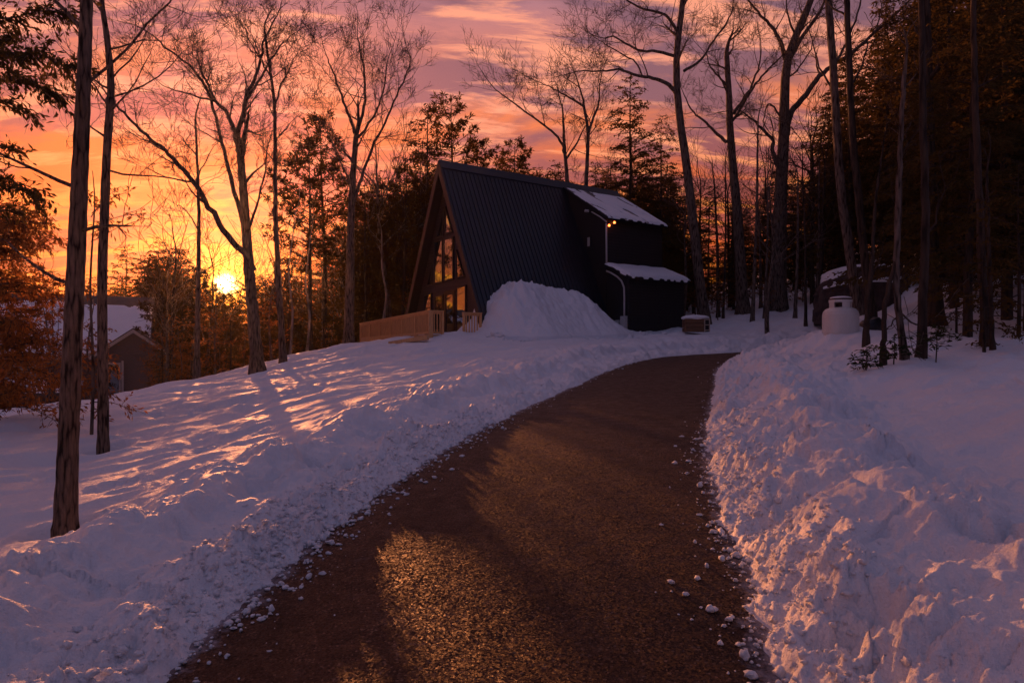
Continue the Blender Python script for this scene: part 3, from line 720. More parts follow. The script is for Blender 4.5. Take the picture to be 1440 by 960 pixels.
def deck():
    loc = np.array(H(-1.2, 0, 2.0))
    root = empty('deck', loc, 'cedar deck with baluster railings before the glass front of the black cabin', 'deck')
    zt = 2.16; a = np.array(H(-2.64, 4.0, 0))[:2]; e = np.array([-7.75, 35.0]); 
    b = MB()
    # platform boards
    n = 22
    c1 = np.array(H(-0.1, 4.0, 0))[:2]; c2 = np.array(H(0.9, -3.6, 0))[:2]
    c1 = np.array(H(1.0, 4.0, 0))[:2]
    for i in range(n):
        u0, u1 = i / n + 0.003, (i + 1) / n - 0.003
        p = [a + (e - a) * u0, a + (e - a) * u1, c1 + (c2 - c1) * u1, c1 + (c2 - c1) * u0]
        b.hexa([(q[0], q[1], zt - 0.05) for q in p] + [(q[0], q[1], zt) for q in p])
    b.build('deck_boards', M['cedar'], root)
    b = MB()
    b.prism([(a[0], a[1], zt - 0.35), (e[0], e[1], zt - 0.45), (e[0], e[1], zt - 0.06), (a[0], a[1], zt - 0.06)], (0.03, 0.05, 0))
    b.build('rim_joist', M['cedar'], root)
    def rail(p0, p1, z0, z1, zb0, zb1, posts, sp=0.11, name='railing'):
        p0 = np.array(p0); p1 = np.array(p1); d = p1 - p0; Ln = np.linalg.norm(d); d /= Ln; nn = np.array([-d[1], d[0]])
        def Q(u, o, z): q = p0 + d * u + nn * o; return (q[0], q[1], z)
        zt_ = lambda u: z0 + (z1 - z0) * u / Ln
        zb_ = lambda u: zb0 + (zb1 - zb0) * u / Ln
        r = MB()
        def beam(u0, u1, o0, o1, da, db):
            r.hexa([Q(u0, o0, zt_(u0) + da), Q(u1, o0, zt_(u1) + da), Q(u1, o1, zt_(u1) + da), Q(u0, o1, zt_(u0) + da),
                    Q(u0, o0, zt_(u0) + db), Q(u1, o0, zt_(u1) + db), Q(u1, o1, zt_(u1) + db), Q(u0, o1, zt_(u0) + db)])
        beam(-0.05, Ln + 0.05, -0.07, 0.07, -0.04, 0.0)
        R = r.build(name, M['cedar'], root)
        r = MB(); beam(0.06, Ln - 0.06, -0.018, 0.018, -0.14, -0.042); r.build('top_rail', M['cedar'], R)
        r = MB()
        r.hexa([Q(.06, -.02, zb_(0) + .02), Q(Ln - .06, -.02, zb_(Ln) + .02), Q(Ln - .06, .02, zb_(Ln) + .02), Q(.06, .02, zb_(0) + .02),
                Q(.06, -.02, zb_(0) + .11), Q(Ln - .06, -.02, zb_(Ln) + .11), Q(Ln - .06, .02, zb_(Ln) + .11), Q(.06, .02, zb_(0) + .11)]); r.build('bottom_rail', M['cedar'], R)
        for k in range(posts + 1):
            u = Ln * k / posts; r = MB()
            r.hexa([Q(u + x, o, zb_(u) - 0.5) for x, o in ((-.045, -.045), (.045, -.045), (.045, .045), (-.045, .045))] + [Q(u + x, o, zt_(u) - 0.043) for x, o in ((-.045, -.045), (.045, -.045), (.045, .045), (-.045, .045))])
            r.build('post', M['cedar'], R)
        r = MB(); u = 0.1
        while u < Ln - 0.08:
            r.hexa([Q(u + x, o, zb_(u) + 0.03) for x, o in ((-.019, -.058), (.019, -.058), (.019, -.022), (-.019, -.022))] + [Q(u + x, o, zt_(u) - 0.06) for x, o in ((-.019, -.058), (.019, -.058), (.019, -.022), (-.019, -.022))])
            u += sp
        bl = r.build('balusters', M['cedar'], R)
        return R
    rail(a, e, 3.13, 2.90, 2.17, 2.05, 6, 0.105)
    rail(H(-2.55, 4.0, 0)[:2], H(-2.06, 4.0, 0)[:2], 3.13, 3.13, 2.17, 2.17, 1, 0.13)
    rail(H(-1.05, 4.0, 0)[:2], H(-0.25, 4.0, 0)[:2], 3.10, 3.10, 2.17, 2.17, 1, 0.13)
    p = W(546, 481, 26.6); q = W(600, 474, 26.2); b = MB()
    b.prism([(p[0], p[1], p[2] - .1), (q[0], q[1], q[2] - .1), (q[0], q[1], q[2] + .08), (p[0], p[1], p[2] + .02)], (0.06, 0.3, 0)); b.build('step', M['cedar'], root)
deck()

# ------------------------------------------------------------------ neighbour's house, down the slope
def neighbour():
    c, s_ = math.cos(math.radians(25)), math.sin(math.radians(25))
    R0 = (-22.1, 42.0)
    def N(a, b, z): return (R0[0] + c * a + s_ * b, R0[1] + s_ * a - c * b, EYE + z)
    root = empty('house', N(-5, 0, -4.6), 'grey clapboard house with snowy roof low behind the two left trunks', 'house')
    zr, ze, sp = 3.15, -0.25, 5.0
    b = MB(); b.box(-10.5, -0.3, -4.4, 4.4, -5.5, ze + 0.02, N)
    b.prism([N(-0.3, -4.4, ze), N(-0.3, 4.4, ze), N(-0.3, 0, zr - 0.35)], np.array(N(-0.12, 0, 0)) - np.array(N(0, 0, 0)))
    b.prism([N(-10.3, -4.4, ze), N(-10.3, 4.4, ze), N(-10.3, 0, zr - 0.35)], np.array(N(-0.12, 0, 0)) - np.array(N(0, 0, 0)))
    b.build('wall', M['greywall'], root)
    b = MB()
    for sg in (1, -1):
        b.hexa([N(-11, 0, zr - .16), N(0.1, 0, zr - .16), N(0.1, sg * sp, ze - .16), N(-11, sg * sp, ze - .16), N(-11, 0, zr), N(0.1, 0, zr), N(0.1, sg * sp, ze), N(-11, sg * sp, ze)])
    rf = b.build('roof', M['darkroof'], root)
    # cross gable
    g0, gb, gw = -0.64, 5.7, 2.0; ga, ge = 1.10, -0.35
    b = MB(); b.prism([N(g0 - gw + .25, gb, ge), N(g0 + gw - .25, gb, ge), N(g0, gb, ga - 0.18)], np.array(N(0, -1.2, 0)) - np.array(N(0, 0, 0)))
    b.box(g0 - gw + .3, g0 + gw - .3, 4.4, gb - .05, -5.5, ge - 0.02, N); b.build('gable_wall', M['greywall'], root)
    b = MB()
    for sg in (1, -1):
        b.hexa([N(g0, gb + .25, ga - .12), N(g0, 2.2, ga - .12), N(g0 + sg * gw, 2.2, ge - .12), N(g0 + sg * gw, gb + .25, ge - .12),
                N(g0, gb + .25, ga), N(g0, 2.2, ga), N(g0 + sg * gw, 2.2, ge), N(g0 + sg * gw, gb + .25, ge)])
    b.build('gable_roof', M['darkroof'], root)
    b = MB()
    for sg in (1, -1):
        b.hexa([N(g0, gb + .26, ga - .26), N(g0, gb + .30, ga - .26), N(g0 + sg * gw, gb + .30, ge - .26), N(g0 + sg * gw, gb + .26, ge - .26),
                N(g0, gb + .26, ga - .07), N(g0, gb + .30, ga - .07), N(g0 + sg * gw, gb + .30, ge - .07), N(g0 + sg * gw, gb + .26, ge - .07)])
    b.build('bargeboard', M['creamtrim'], root)
    b = MB(); b.box(-11, g0 - gw, sp - .02, sp + .05, ze - .30, ze - .05, N); b.build('fascia', M['creamtrim'], root)
    # porch post, dark window and door
    b = MB(); b.box(g0 - .55, g0 - .45, gb + .1, gb + .2, -5.5, ge - .3, N); b.build('porch_post', M['creamtrim'], root)
    for a0, a1, z0, z1 in ((g0 - 1.55, g0 - .6, -2.6, -.75), (-6.6, -5.2, -2.0, -.8)):
        bb = gb if a0 > -3 else 4.4
        b = MB(); b.box(a0, a1, bb - .02, bb + .04, z0, z1, N); w = b.build('window', M['creamtrim'], root)
        b = MB(); b.box(a0 + .08, a1 - .08, bb + .03, bb + .055, z0 + .08, z1 - .08, N); b.build('pane', M['glassdark'], w)
    # lower porch roof
    b = MB(); b.hexa([N(-10.5, 4.4, -1.7), N(-2.9, 4.4, -1.7), N(-2.9, 6.6, -2.35), N(-10.5, 6.6, -2.35), N(-10.5, 4.4, -1.6), N(-2.9, 4.4, -1.6), N(-2.9, 6.6, -2.22), N(-10.5, 6.6, -2.22)])
    b.build('porch_roof', M['darkroof'], root)
    def sheet(name, pf, n, m, label, thick, hole=None):
        u = np.linspace(0, 1, n)[:, None] + np.zeros((1, m)); v = np.linspace(0, 1, m)[None] + np.zeros((n, 1))
        h = thick * (1 + .25 * fbm(u * 6, v * 5, 3, 5)) * np.sqrt(np.clip(np.minimum(np.minimum(u, 1 - u), np.minimum(v, 1 - v)) / 0.04, 0, 1))
        if hole is not None: h = np.where(hole(u, v), -0.04, h)
        V = np.array([pf(a, b_, hh) for a, b_, hh in zip(u.ravel(), v.ravel(), h.ravel())])
        i = np.arange(n - 1)[:, None] * m; j = np.arange(m - 1)[None]
        Q = np.stack([i + j, i + m + j, i + m + j + 1, i + j + 1], -1).reshape(-1, 4); l = V.mean(axis=0)
        return tag(put(bpy.data.objects.new(name, mesh_np(name, V - l, Q, M['snow'], True)), None, l), label, 'roof snow')
    sheet('roof_snow', lambda u, v, h: N(-11 + 11.05 * u, 0.15 + (sp - .12) * v, zr - (zr - ze) * (0.15 + (sp - .12) * v) / sp + h), 90, 60,
          'wide snow sheet on the big roof of the grey house', 0.13, lambda u, v: v < 0.13 + 0.07 * fbm(u * 22, v * 0 + 3, 3, 8) + 0.05 * (u > .6))
    sheet('roof_snow', lambda u, v, h: N(-10.4 + 7.4 * u, 4.5 + 2.1 * v, -1.6 - .62 * v + h), 50, 30, 'snow on the low porch roof of the grey house', 0.14)
neighbour()

# ------------------------------------------------------------------ small things on the right
def tank():
    c = W(1182, 470, 17.0); x, y = c[0], c[1]; z0 = 1.655; r = 0.42
    root = empty('gas_tank', (x, y, z0), 'squat white gas tank half buried in snow below the brown boulder', 'gas tank')
    def lathe(prof, n=40):
        m = MB()
        for (ra, za), (rb, zb) in zip(prof[:-1], prof[1:]):
            for k in range(n):
                t0, t1 = 2 * PI * k / n, 2 * PI * (k + 1) / n
                m.add([(x + ra * math.cos(t0), y + ra * math.sin(t0), z0 + za), (x + ra * math.cos(t1), y + ra * math.sin(t1), z0 + za),
                       (x + rb * math.cos(t1), y + rb * math.sin(t1), z0 + zb), (x + rb * math.cos(t0), y + rb * math.sin(t0), z0 + zb)], [(0, 1, 2, 3)])
        return m
    lathe([(r, -0.3), (r, 0.78), (r - 0.02, 0.86), (r - 0.07, 0.92), (r - 0.16, 0.96), (0.02, 0.99)]).build('body', M['tank'], root, smooth=True)
    m = lathe([(r + .006, 0.33), (r + .012, 0.35), (r + .006, 0.37)]); m.build('weld_band', M['tank'], root, smooth=True)
    # collar with openings: upright tabs + rings
    rc = 0.26
    for k in range(4):
        m = MB()
        for q in range(5):
            t0 = k * PI / 2 + q * 0.17 - 0.3; t1 = t0 + 0.17
            m.add([(x + rr * math.cos(t), y + rr * math.sin(t), z0 + zz) for zz in (0.93, 1.10) for rr, t in ((rc, t0), (rc, t1), (rc - .02, t1), (rc - .02, t0))],
                  [(0, 1, 5, 4), (3, 2, 6, 7)[::-1], (0, 3, 7, 4), (1, 2, 6, 5)])
        m.build('collar_tab', M['tank'], root)
    lathe([(rc - .03, 1.09), (rc + .01, 1.09), (rc + .01, 1.15), (rc - .03, 1.15), (rc - .03, 1.09)]).build('collar_ring', M['tank'], root)
    lathe([(0.12, 0.95), (0.12, 1.06), (0.03, 1.08)]).build('valve_cover', M['darkslot'], root)
    l = lathe([(rc + .012, 1.152), (rc - .01, 1.19), (0.1, 1.215), (0.01, 1.22)]); l.build('lid', M['darkslot'], root, smooth=True)
    m = MB(); m.ico((x, y, z0 + 1.2), 0.25, 3, (1, 1, 0.2), 0.04); o = m.build('settled_snow', M['snow'], None, (x, y, z0 + 1.2), True); tag(o, 'thin cap of snow on the white gas tank', 'settled snow')
tank()
def tub():
    c = W(1224, 458, 17.4); x, y, z = c
    root = empty('tub', (x, y, z - .2), 'black upturned tub lying in the snow beside the white gas tank', 'tub')
    n = 28
    def ring(r, zz, sx): return [(x + sx * r * math.cos(2 * PI * k / n), y + r * math.sin(2 * PI * k / n), z + zz + 0.05 * math.cos(2 * PI * k / n)) for k in range(n)]
    m = MB(); R = [ring(0.31, -.17, 1.02), ring(0.30, -.02, 1.0), ring(0.26, 0.10, 1.0), ring(0.20, 0.17, 1.0), ring(0.05, 0.185, 1.0)]
    for a, b in zip(R[:-1], R[1:]):
        for k in range(n): m.add([a[k], a[(k + 1) % n], b[(k + 1) % n], b[k]], [(0, 1, 2, 3)])
    m.build('shell', M['blackplastic'], root, smooth=True)
    m = MB(); a = ring(0.31, -.17, 1.02); m.tube(a + [a[0]], 0.025, 6, False); m.build('rim', M['blackplastic'], root, smooth=True)
tub()
def crate():
    c = W(977, 462, 31.0); x, y, z = c
    root = empty('crate', (x, y, z), 'low brown wooden crate with pale battens and snow on top beside the lean-to', 'crate')
    m = MB()
    for k in range(3): m.box(x - .5, x + .34, y - .3, y + .3, z - .15 + k * .2, z + .035 + k * .2)
    m.build('boards', M['crate'], root)
    m = MB(); m.box(x + .345, x + .38, y - .33, y - .3, z - .15, z + .45); m.box(x + .56, x + .60, y - .33, y - .3, z - .15, z + .45)
    for k in range(3): m.box(x + .381, x + .559, y - .33, y - .3, z - .1 + k * .24, z - .06 + k * .24)
    m.build('battens', M['cratepale'], root)
    m = MB(); m.box(x + .345, x + .6, y - .27, y + .3, z - .15, z + .44); m.build('end_box', M['frame'], root)
    m = MB(); m.ico((x + .03, y, z + .49), 0.62, 3, (1.05, .6, .22), 0.04); o = m.build('settled_snow', M['snow'], None, (x, y, z + .47), True); tag(o, 'rounded cap of snow on the brown wooden crate', 'settled snow')
crate()
def boulder():
    rng = np.random.default_rng(8)
    c = W(1234, 415, 29); x0, y0, z0 = c[0], c[1] + 1.2, gz(c[0], c[1]) - 0.35
    n, m = 96, 60
    th = np.linspace(0, 2 * PI, n, endpoint=False)[:, None] + np.zeros((1, m)); v = np.linspace(0, 1, m)[None] + np.zeros((n, 1))
    ph = v * PI * 0.5
    def se(a, p): return np.sign(a) * np.abs(a) ** p
    rad = np.cos(ph); X = 2.05 * se(np.cos(th), .75) * np.where(rad > 0, rad ** 0.28, 0); Yy = 1.3 * se(np.sin(th), .8) * rad ** 0.28; Zz = 2.6 * np.sin(ph) ** 0.9
    Zz = Zz * (1 - 0.14 * np.clip(-X / 2, 0, 1) ** 2) - np.clip(X - 0.5, 0, 9) * 0.08 * Zz
    k = 1 + 0.07 * fbm(th * 1.6 + 5, v * 4, 4, 91) + 0.035 * np.round(2.2 * fbm(th * 3, v * 5, 2, 92)) ; k[:, -1] = 1
    # wrap seam
    w = sst(0, 0.5, th) * sst(0, 0.5, 2 * PI - th); k = 1 + (k - 1) * w
    V = np.stack([X * k, Yy * k, Zz], -1).reshape(-1, 3)
    i = np.arange(n)[:, None]; i2 = (i + 1) % n; j = np.arange(m - 1)[None]
    Q = np.stack([i * m + j, i2 * m + j, i2 * m + j + 1, i * m + j + 1], -1).reshape(-1, 4)
    o = put(bpy.data.objects.new('boulder', mesh_np('boulder', V, Q, M['rock'], True)), None, (x0, y0, z0))
    tag(o, 'big brown boulder with a rounded top among trees on the right slope', 'boulder')
    # snow lying on its crown
    Vs = V.reshape(n, m, 3)[:, int(m * 0.50):, :].copy(); mm = Vs.shape[1]
    vv = v[:, int(m * .50):]
    tq = th[:, :mm]
    ed = sst(0.70, 0.84, vv + 0.10 * fbm(tq * 2.2, vv * 5, 3, 95) + 0.16 * np.clip(-np.cos(tq), 0, 1) * (np.cos(tq) < -.3))
    Vs[..., 2] += -0.15 + 0.17 * ed; Vs[..., 0] *= 1.015; Vs[..., 1] *= 1.015
    Q = np.stack([i * mm + j[:, :mm - 1], i2 * mm + j[:, :mm - 1], i2 * mm + j[:, :mm - 1] + 1, i * mm + j[:, :mm - 1] + 1], -1).reshape(-1, 4)
    o = put(bpy.data.objects.new('settled_snow', mesh_np('settled_snow', Vs.reshape(-1, 3), Q, M['snow'], True)), None, (x0, y0, z0))
    tag(o, 'crust of snow on the rounded top of the brown boulder', 'settled snow')
boulder()

# ------------------------------------------------------------------ trees
class Tree:
    """gathers trunk and crown tubes in world or local coordinates"""
    def __init__(s, seed): s.tr = TB(); s.cr = TB(); s.rng = np.random.default_rng(seed)
    def limb(s, P, r0, r1, tb, n): s_r = np.linspace(r0, r1, len(P)); tb.tube(P, s_r, n)
    def grow(s, p, d, L, r, lvl, maxlvl, up=0.055, wob=0.22, ratio=0.62, kids=5, tw=0.006):
        rng = s.rng; n = 5 if lvl < maxlvl else 4
        P = [np.array(p)]; d = np.array(d, float); d /= np.linalg.norm(d); step = L / n
        D = [d]
        for i in range(n):
            d = d + rng.normal(0, wob, 3) * 0.6 + np.array([0, 0, up]); d /= np.linalg.norm(d)
            P.append(P[-1] + d * step); D.append(d)
        r1 = max(tw, r * 0.35)
        s.cr.tube(P, np.linspace(r, r1, n + 1), 5 if r > 0.03 else (4 if r > .012 else 3))
        if lvl >= maxlvl: return
        k = kids if lvl < maxlvl - 1 else kids + 1
        for i in range(k):
            f = rng.uniform(0.25, 1.0) if i else 1.0
            q = f * n; a = min(int(q), n - 1); pp = P[a] + (P[a + 1] - P[a]) * (q - a)
            ax = rng.normal(size=3); dd = D[a + 1]; ax -= dd * (ax @ dd); ax /= np.linalg.norm(ax)
            ang = rng.uniform(0.45, 1.15) if i else rng.uniform(0.1, 0.4)
            nd = dd * math.cos(ang) + ax * math.sin(ang)
            s.grow(pp, nd, L * ratio * rng.uniform(0.75, 1.15), max(tw, (r + (r1 - r) * f) * 0.6), lvl + 1, maxlvl, up, wob, ratio, kids, tw)
    def clothe(s, P, r0, r1, spacing, L, maxlvl, start=0.25, up=0.055, kids=4, tw=0.006, spread=(0.5, 1.1), lvl0=1):
        """side branches along a traced limb"""
        P = np.asarray(P); seg = np.linalg.norm(np.diff(P, axis=0), axis=1); cum = np.concatenate([[0], np.cumsum(seg)]); tot = cum[-1]
        u = tot * start
        while u < tot:
            a = min(np.searchsorted(cum, u) - 1, len(seg) - 1); a = max(a, 0); f = (u - cum[a]) / seg[a]
            p = P[a] + (P[a + 1] - P[a]) * f; dd = (P[a + 1] - P[a]) / seg[a]; rr = r0 + (r1 - r0) * u / tot
            ax = s.rng.normal(size=3); ax -= dd * (ax @ dd); ax /= np.linalg.norm(ax); ang = s.rng.uniform(*spread)
            s.grow(p, dd * math.cos(ang) + ax * math.sin(ang), L * s.rng.uniform(0.6, 1.15) * (1 - 0.35 * u / tot), max(tw, rr * 0.45), lvl0, maxlvl, up, 0.22, 0.62, kids, tw)
            u += spacing * s.rng.uniform(0.6, 1.4)
        dd = P[-1] - P[-2]
        s.grow(P[-1], dd, L * 0.8, r1, lvl0, maxlvl, up, 0.2, 0.62, kids, tw)

def smooth_path(P, n=5):
    return catmull(np.asarray(P, float), n)
def trunk_path(P, n=40, k=3):
    P = np.asarray(P, float); d = np.concatenate([[0], np.cumsum(np.linalg.norm(np.diff(P, axis=0), axis=1))]); u = np.linspace(0, d[-1], n)
    Q = np.stack([np.interp(u, d, P[:, i]) for i in range(3)], -1); K = np.hanning(2 * k + 3)[1:-1]; K /= K.sum()
    E = np.vstack([2 * Q[0] - Q[k:0:-1], Q, 2 * Q[-1] - Q[-2:-k - 2:-1]]); return np.stack([np.convolve(E[:, i], K, 'valid') for i in range(3)], -1)
def wig(P, amp, rng):
    P = np.array(P); P[1:] += rng.normal(0, amp, (len(P) - 1, 3)); return P

def finish(name, label, cat, T, base, group=None, bark='bark', crown_mat=None, extra=None):
    root = empty(name, base, label, cat, group)
    o = bpy.data.objects.new('trunk', T.tr.mesh('trunk', M[bark], base)); put(o, root)
    if T.cr.n:
        o = bpy.data.objects.new('crown', T.cr.mesh('crown', M[crown_mat or bark], base)); put(o, root)
    if extra is not None and extra.n:
        o = bpy.data.objects.new('leaves', extra.mesh('leaves', M['leaf'], base, False)); put(o, root)
    return root

def hero(name, label, Y, trunk, r0, r1, limbs, seed, spacing=0.5, L=2.2, maxlvl=3, kids=4, tw=0.008, bark='bark', group=None, start=0.35, trunk_twigs=0.0, dj=1.0, sink=0.35, up=0.055):
    """trunk/limbs traced as photo pixels at depth Y; limbs: (points, r0, r1, depth drift)"""
    T = Tree(seed); rng = T.rng
    tp = [W(a, b, Y) for a, b in trunk]
    gbase = gz(tp[0][0], tp[0][1]); 
    P = trunk_path(tp, 36, 3); P = np.vstack([[P[0][0], P[0][1], min(P[0][2], gbase) - sink], P])
    rad = np.interp(np.linspace(0, 1, len(P)), [0, 0.04, 0.10, 1], [r0 * 1.7, r0 * 1.25, r0, r1])
    P[2:] += rng.normal(0, 0.006, (len(P) - 2, 3))
    T.tr.tube(P, rad, 14)
    T.clothe(P[len(P) // 2:], r1 * 1.3, r1, spacing * 1.6, L, maxlvl, 0.5, up, kids, tw)
    for lp, a, b, drift in limbs:
        q = [W(x, y, Y) for x, y in lp]
        base_ = q[0].copy()
        # drift the limb in depth while keeping its direction from the trunk
        m = len(q)
        for i in range(m):
            yy = Y + drift * dj * i / (m - 1); q[i] = W(lp[i][0], lp[i][1], yy)
        Q = smooth_path(q, 4); Q[1:] += rng.normal(0, 0.02, (len(Q) - 1, 3))
        T.cr.tube(Q, np.linspace(a, b, len(Q)), 8)
        T.clothe(Q, a, b, spacing, L, maxlvl, start, up, kids, tw)
    base = (P[0][0], P[0][1], P[0][2] + sink)
    return finish(name, label, 'bare tree', T, base, group, bark)

def hero_trees():
    hero('bare_tree', 'tall bare maple forking into many limbs just right of the low sun', 23.0,
         [(362, 518), (356, 440), (350, 380), (346, 320), (341, 250), (338, 215)], 0.21, 0.12,
         [([(338, 216), (330, 187), (320, 160), (303, 143), (292, 120), (283, 98)], .09, .03, 1.5),
          ([(340, 214), (334, 190), (345, 150), (349, 128), (358, 112), (368, 80), (372, 55)], .10, .03, -1.2),
          ([(356, 380), (343, 357), (320, 330), (300, 300), (277, 263), (255, 235), (233, 213), (205, 190), (180, 165), (160, 146)], .12, .03, -2.5),
          ([(345, 320), (330, 270), (318, 225), (306, 175), (292, 128), (266, 92), (233, 66), (200, 40)], .085, .02, 2.0),
          ([(347, 140), (362, 118), (380, 85), (398, 60), (412, 48)], .05, .015, 1.5),
          ([(303, 143), (275, 135), (248, 128), (225, 118)], .04, .012, -1.0),
          ([(348, 330), (360, 290), (372, 240), (378, 200)], .05, .015, -1.0)], 101, 0.42, 1.7, 4, 4, 0.0055)
    hero('bare_tree', 'slim straight bare tree close right of the forked maple', 24.5,
         [(398, 505), (392, 400), (388, 320), (387, 230), (387, 147), (380, 100), (373, 50)], 0.11, 0.04,
         [([(387, 150), (395, 120), (408, 95), (418, 75)], .035, .012, 1.0), ([(381, 110), (368, 85), (352, 60), (345, 40)], .035, .012, -1.0),
          ([(388, 200), (402, 180), (418, 165)], .03, .01, .8), ([(388, 230), (372, 210), (360, 198)], .03, .01, .8)], 102, 0.45, 1.3, 4, 4, 0.0055)
    hero('bare_tree', 'thin dark bare tree just left of the setting sun', 25.0,
         [(277, 520), (278, 440), (280, 320), (278, 240), (275, 168)], 0.10, 0.035,
         [([(279, 250), (290, 225), (302, 205)], .03, .01, .8), ([(277, 220), (262, 200), (250, 188)], .03, .01, .8), ([(281, 330), (265, 300), (246, 285)], .03, .01, -.8)], 103, 0.5, 1.2, 4, 3, 0.0055)
    hero('bare_tree', 'tall bare tree with steep rising limbs between the maple and the cabin', 30.0,
         [(490, 485), (492, 400), (493, 320), (496, 250), (501, 190)], 0.22, 0.11,
         [([(500, 190), (492, 165), (480, 135), (468, 100), (460, 80)], .08, .02, -1.5), ([(501, 190), (512, 150), (513, 110), (507, 75), (503, 50)], .08, .02, 1.5),
          ([(497, 282), (508, 250), (523, 210), (541, 173), (558, 135), (574, 100), (578, 80)], .08, .02, 1.0), ([(501, 195), (525, 165), (538, 130), (545, 95)], .06, .02, -1.5),
          ([(495, 260), (478, 225), (462, 190), (445, 165)], .05, .015, 1.5)], 104, 0.5, 1.9, 4, 4, 0.006)
    hero('bare_tree', 'bare tree with long leftward branch rising behind the cabin ridge', 42.0,
         [(798, 440), (798, 257), (794, 210), (792, 170)], 0.24, 0.07,
         [([(793, 215), (788, 198), (770, 180), (747, 163), (715, 140), (693, 122)], .09, .03, 1.5), ([(795, 225), (812, 200), (822, 178)], .08, .03, 1)], 105, 0.7, 2.6, 4, 4, 0.008)
    hero('bare_tree', 'bent bare tree behind the cabin ridge with a hooked top', 40.0,
         [(823, 440), (824, 260), (827, 200), (827, 178), (821, 150)], 0.18, 0.08,
         [([(821, 150), (800, 137), (778, 125), (757, 115)], .07, .02, 1), ([(826, 190), (835, 165), (841, 150)], .08, .06, 0)], 106, 0.7, 2.4, 4, 4, 0.008)
    hero('bare_tree', 'great bare tree leaning left beside the lean-to, long level limbs over the cabin', 36.0,
         [(990, 448), (981, 370), (972, 290), (964, 220), (956, 170), (951, 120), (951, 67), (957, 33), (962, -20)], 0.27, 0.14,
         [([(953, 133), (940, 120), (918, 110), (897, 106), (870, 98), (847, 100), (820, 100)], .12, .03, -1.5),
          ([(951, 80), (925, 72), (903, 72), (880, 62), (862, 52), (850, 55)], .09, .03, 1.5),
          ([(955, 50), (935, 22), (897, 10), (875, -5)], .09, .03, -1.5), ([(955, 60), (950, 48), (942, 40), (946, 20)], .06, .02, 0),
          ([(962, 100), (985, 85), (1003, 58), (1022, 32), (1032, 10)], .08, .03, 1.5), ([(963, -18), (985, -60), (1000, -110)], .1, .03, 1), ([(962, -18), (940, -70), (930, -120)], .1, .03, -1),
          ([(903, 107), (890, 85), (860, 68), (845, 58)], .05, .02, 1)], 107, 0.75, 2.4, 4, 4, 0.007)
    hero('bare_tree', 'bare tree with a broken snapped top, second from the lean-to', 38.0,
         [(1045, 438), (1041, 370), (1037, 300), (1031, 240), (1027, 190), (1025, 133), (1022, 80)], 0.32, 0.14,
         [([(1022, 200), (1005, 185), (990, 170), (975, 158), (962, 135)], .10, .03, 1.5), ([(1024, 122), (1010, 108), (1000, 95), (993, 75)], .07, .02, -1),
          ([(1032, 160), (1045, 140), (1057, 120), (1068, 92), (1070, 65)], .10, .03, 1), ([(1030, 170), (1058, 125), (1075, 103), (1095, 83)], .08, .04, -1.2), ([(1022, 82), (1030, 68), (1033, 50)], .06, .02, 0)], 108, 0.7, 2.1, 4, 4, 0.007)
    hero('bare_tree', 'thick bare tree with twisting low left limb, right of the snapped one', 38.0,
         [(1095, 438), (1096, 350), (1098, 267), (1102, 200), (1103, 150), (1104, 100), (1110, 70), (1122, 43), (1137, 13), (1150, -30)], 0.42, 0.15,
         [([(1106, 190), (1112, 160), (1133, 133), (1153, 107), (1175, 90), (1200, 73), (1233, 43), (1262, 18), (1290, -10)], .19, .05, 2),
          ([(1096, 235), (1087, 215), (1087, 197), (1070, 180), (1055, 165), (1038, 155)], .14, .03, -1), ([(1098, 165), (1085, 148), (1078, 150), (1074, 175)], .06, .03, 1),
          ([(1105, 90), (1098, 60), (1085, 38), (1070, 22), (1052, 0), (1040, -30)], .13, .03, 1.5), ([(1112, 80), (1130, 50), (1150, 22), (1162, -5), (1175, -60)], .13, .04, -1),
          ([(1104, 110), (1120, 100), (1140, 70), (1150, 40)], .06, .02, 1), ([(1118, 50), (1108, 20), (1106, -20)], .07, .02, -1)], 109, 0.7, 2.0, 4, 4, 0.006)
    hero('bare_tree', 'straight pole-like trunk in front of the boulder, rising out of the frame', 22.0,
         [(1207, 436), (1198, 380), (1190, 320), (1182, 267), (1177, 200), (1173, 110), (1167, 40), (1163, -60), (1160, -200)], 0.15, 0.09,
         [([(1172, 90), (1190, 60), (1205, 20), (1215, -20)], .05, .02, 1), ([(1174, 130), (1152, 95), (1140, 50)], .04, .015, 1)], 110, 0.7, 1.6, 3, 3, 0.009)
    hero('bare_tree', 'second slender trunk before the boulder, close right of the pole-like one', 20.0,
         [(1225, 436), (1219, 390), (1213, 333), (1206, 260), (1198, 190), (1195, 100), (1190, 0), (1188, -120)], 0.12, 0.07,
         [([(1196, 120), (1212, 90), (1225, 50)], .04, .015, 1)], 111, 0.7, 1.4, 3, 3, 0.009, bark='barkdark')
    hero('sapling', 'thin sapling standing in the snow right beside the black tub', 15.0,
         [(1218, 474), (1220, 430), (1224, 390), (1228, 345), (1230, 290), (1240, 220)], 0.06, 0.02, [([(1224, 390), (1235, 370), (1240, 350)], .02, .008, .3)], 112, 0.6, 0.9, 2, 3, 0.006, bark='barkdark')
    hero('sapling', 'thin twisted sapling rising leftmost of the three in the snow by the evergreen sprigs', 12.0,
         [(1242, 501), (1243, 460), (1243, 433), (1252, 395), (1262, 360), (1266, 300), (1268, 220)], 0.045, 0.02, [([(1243, 433), (1258, 402), (1275, 385)], .02, .008, .3)], 113, 0.6, 0.7, 2, 3, 0.005, bark='barkdark')
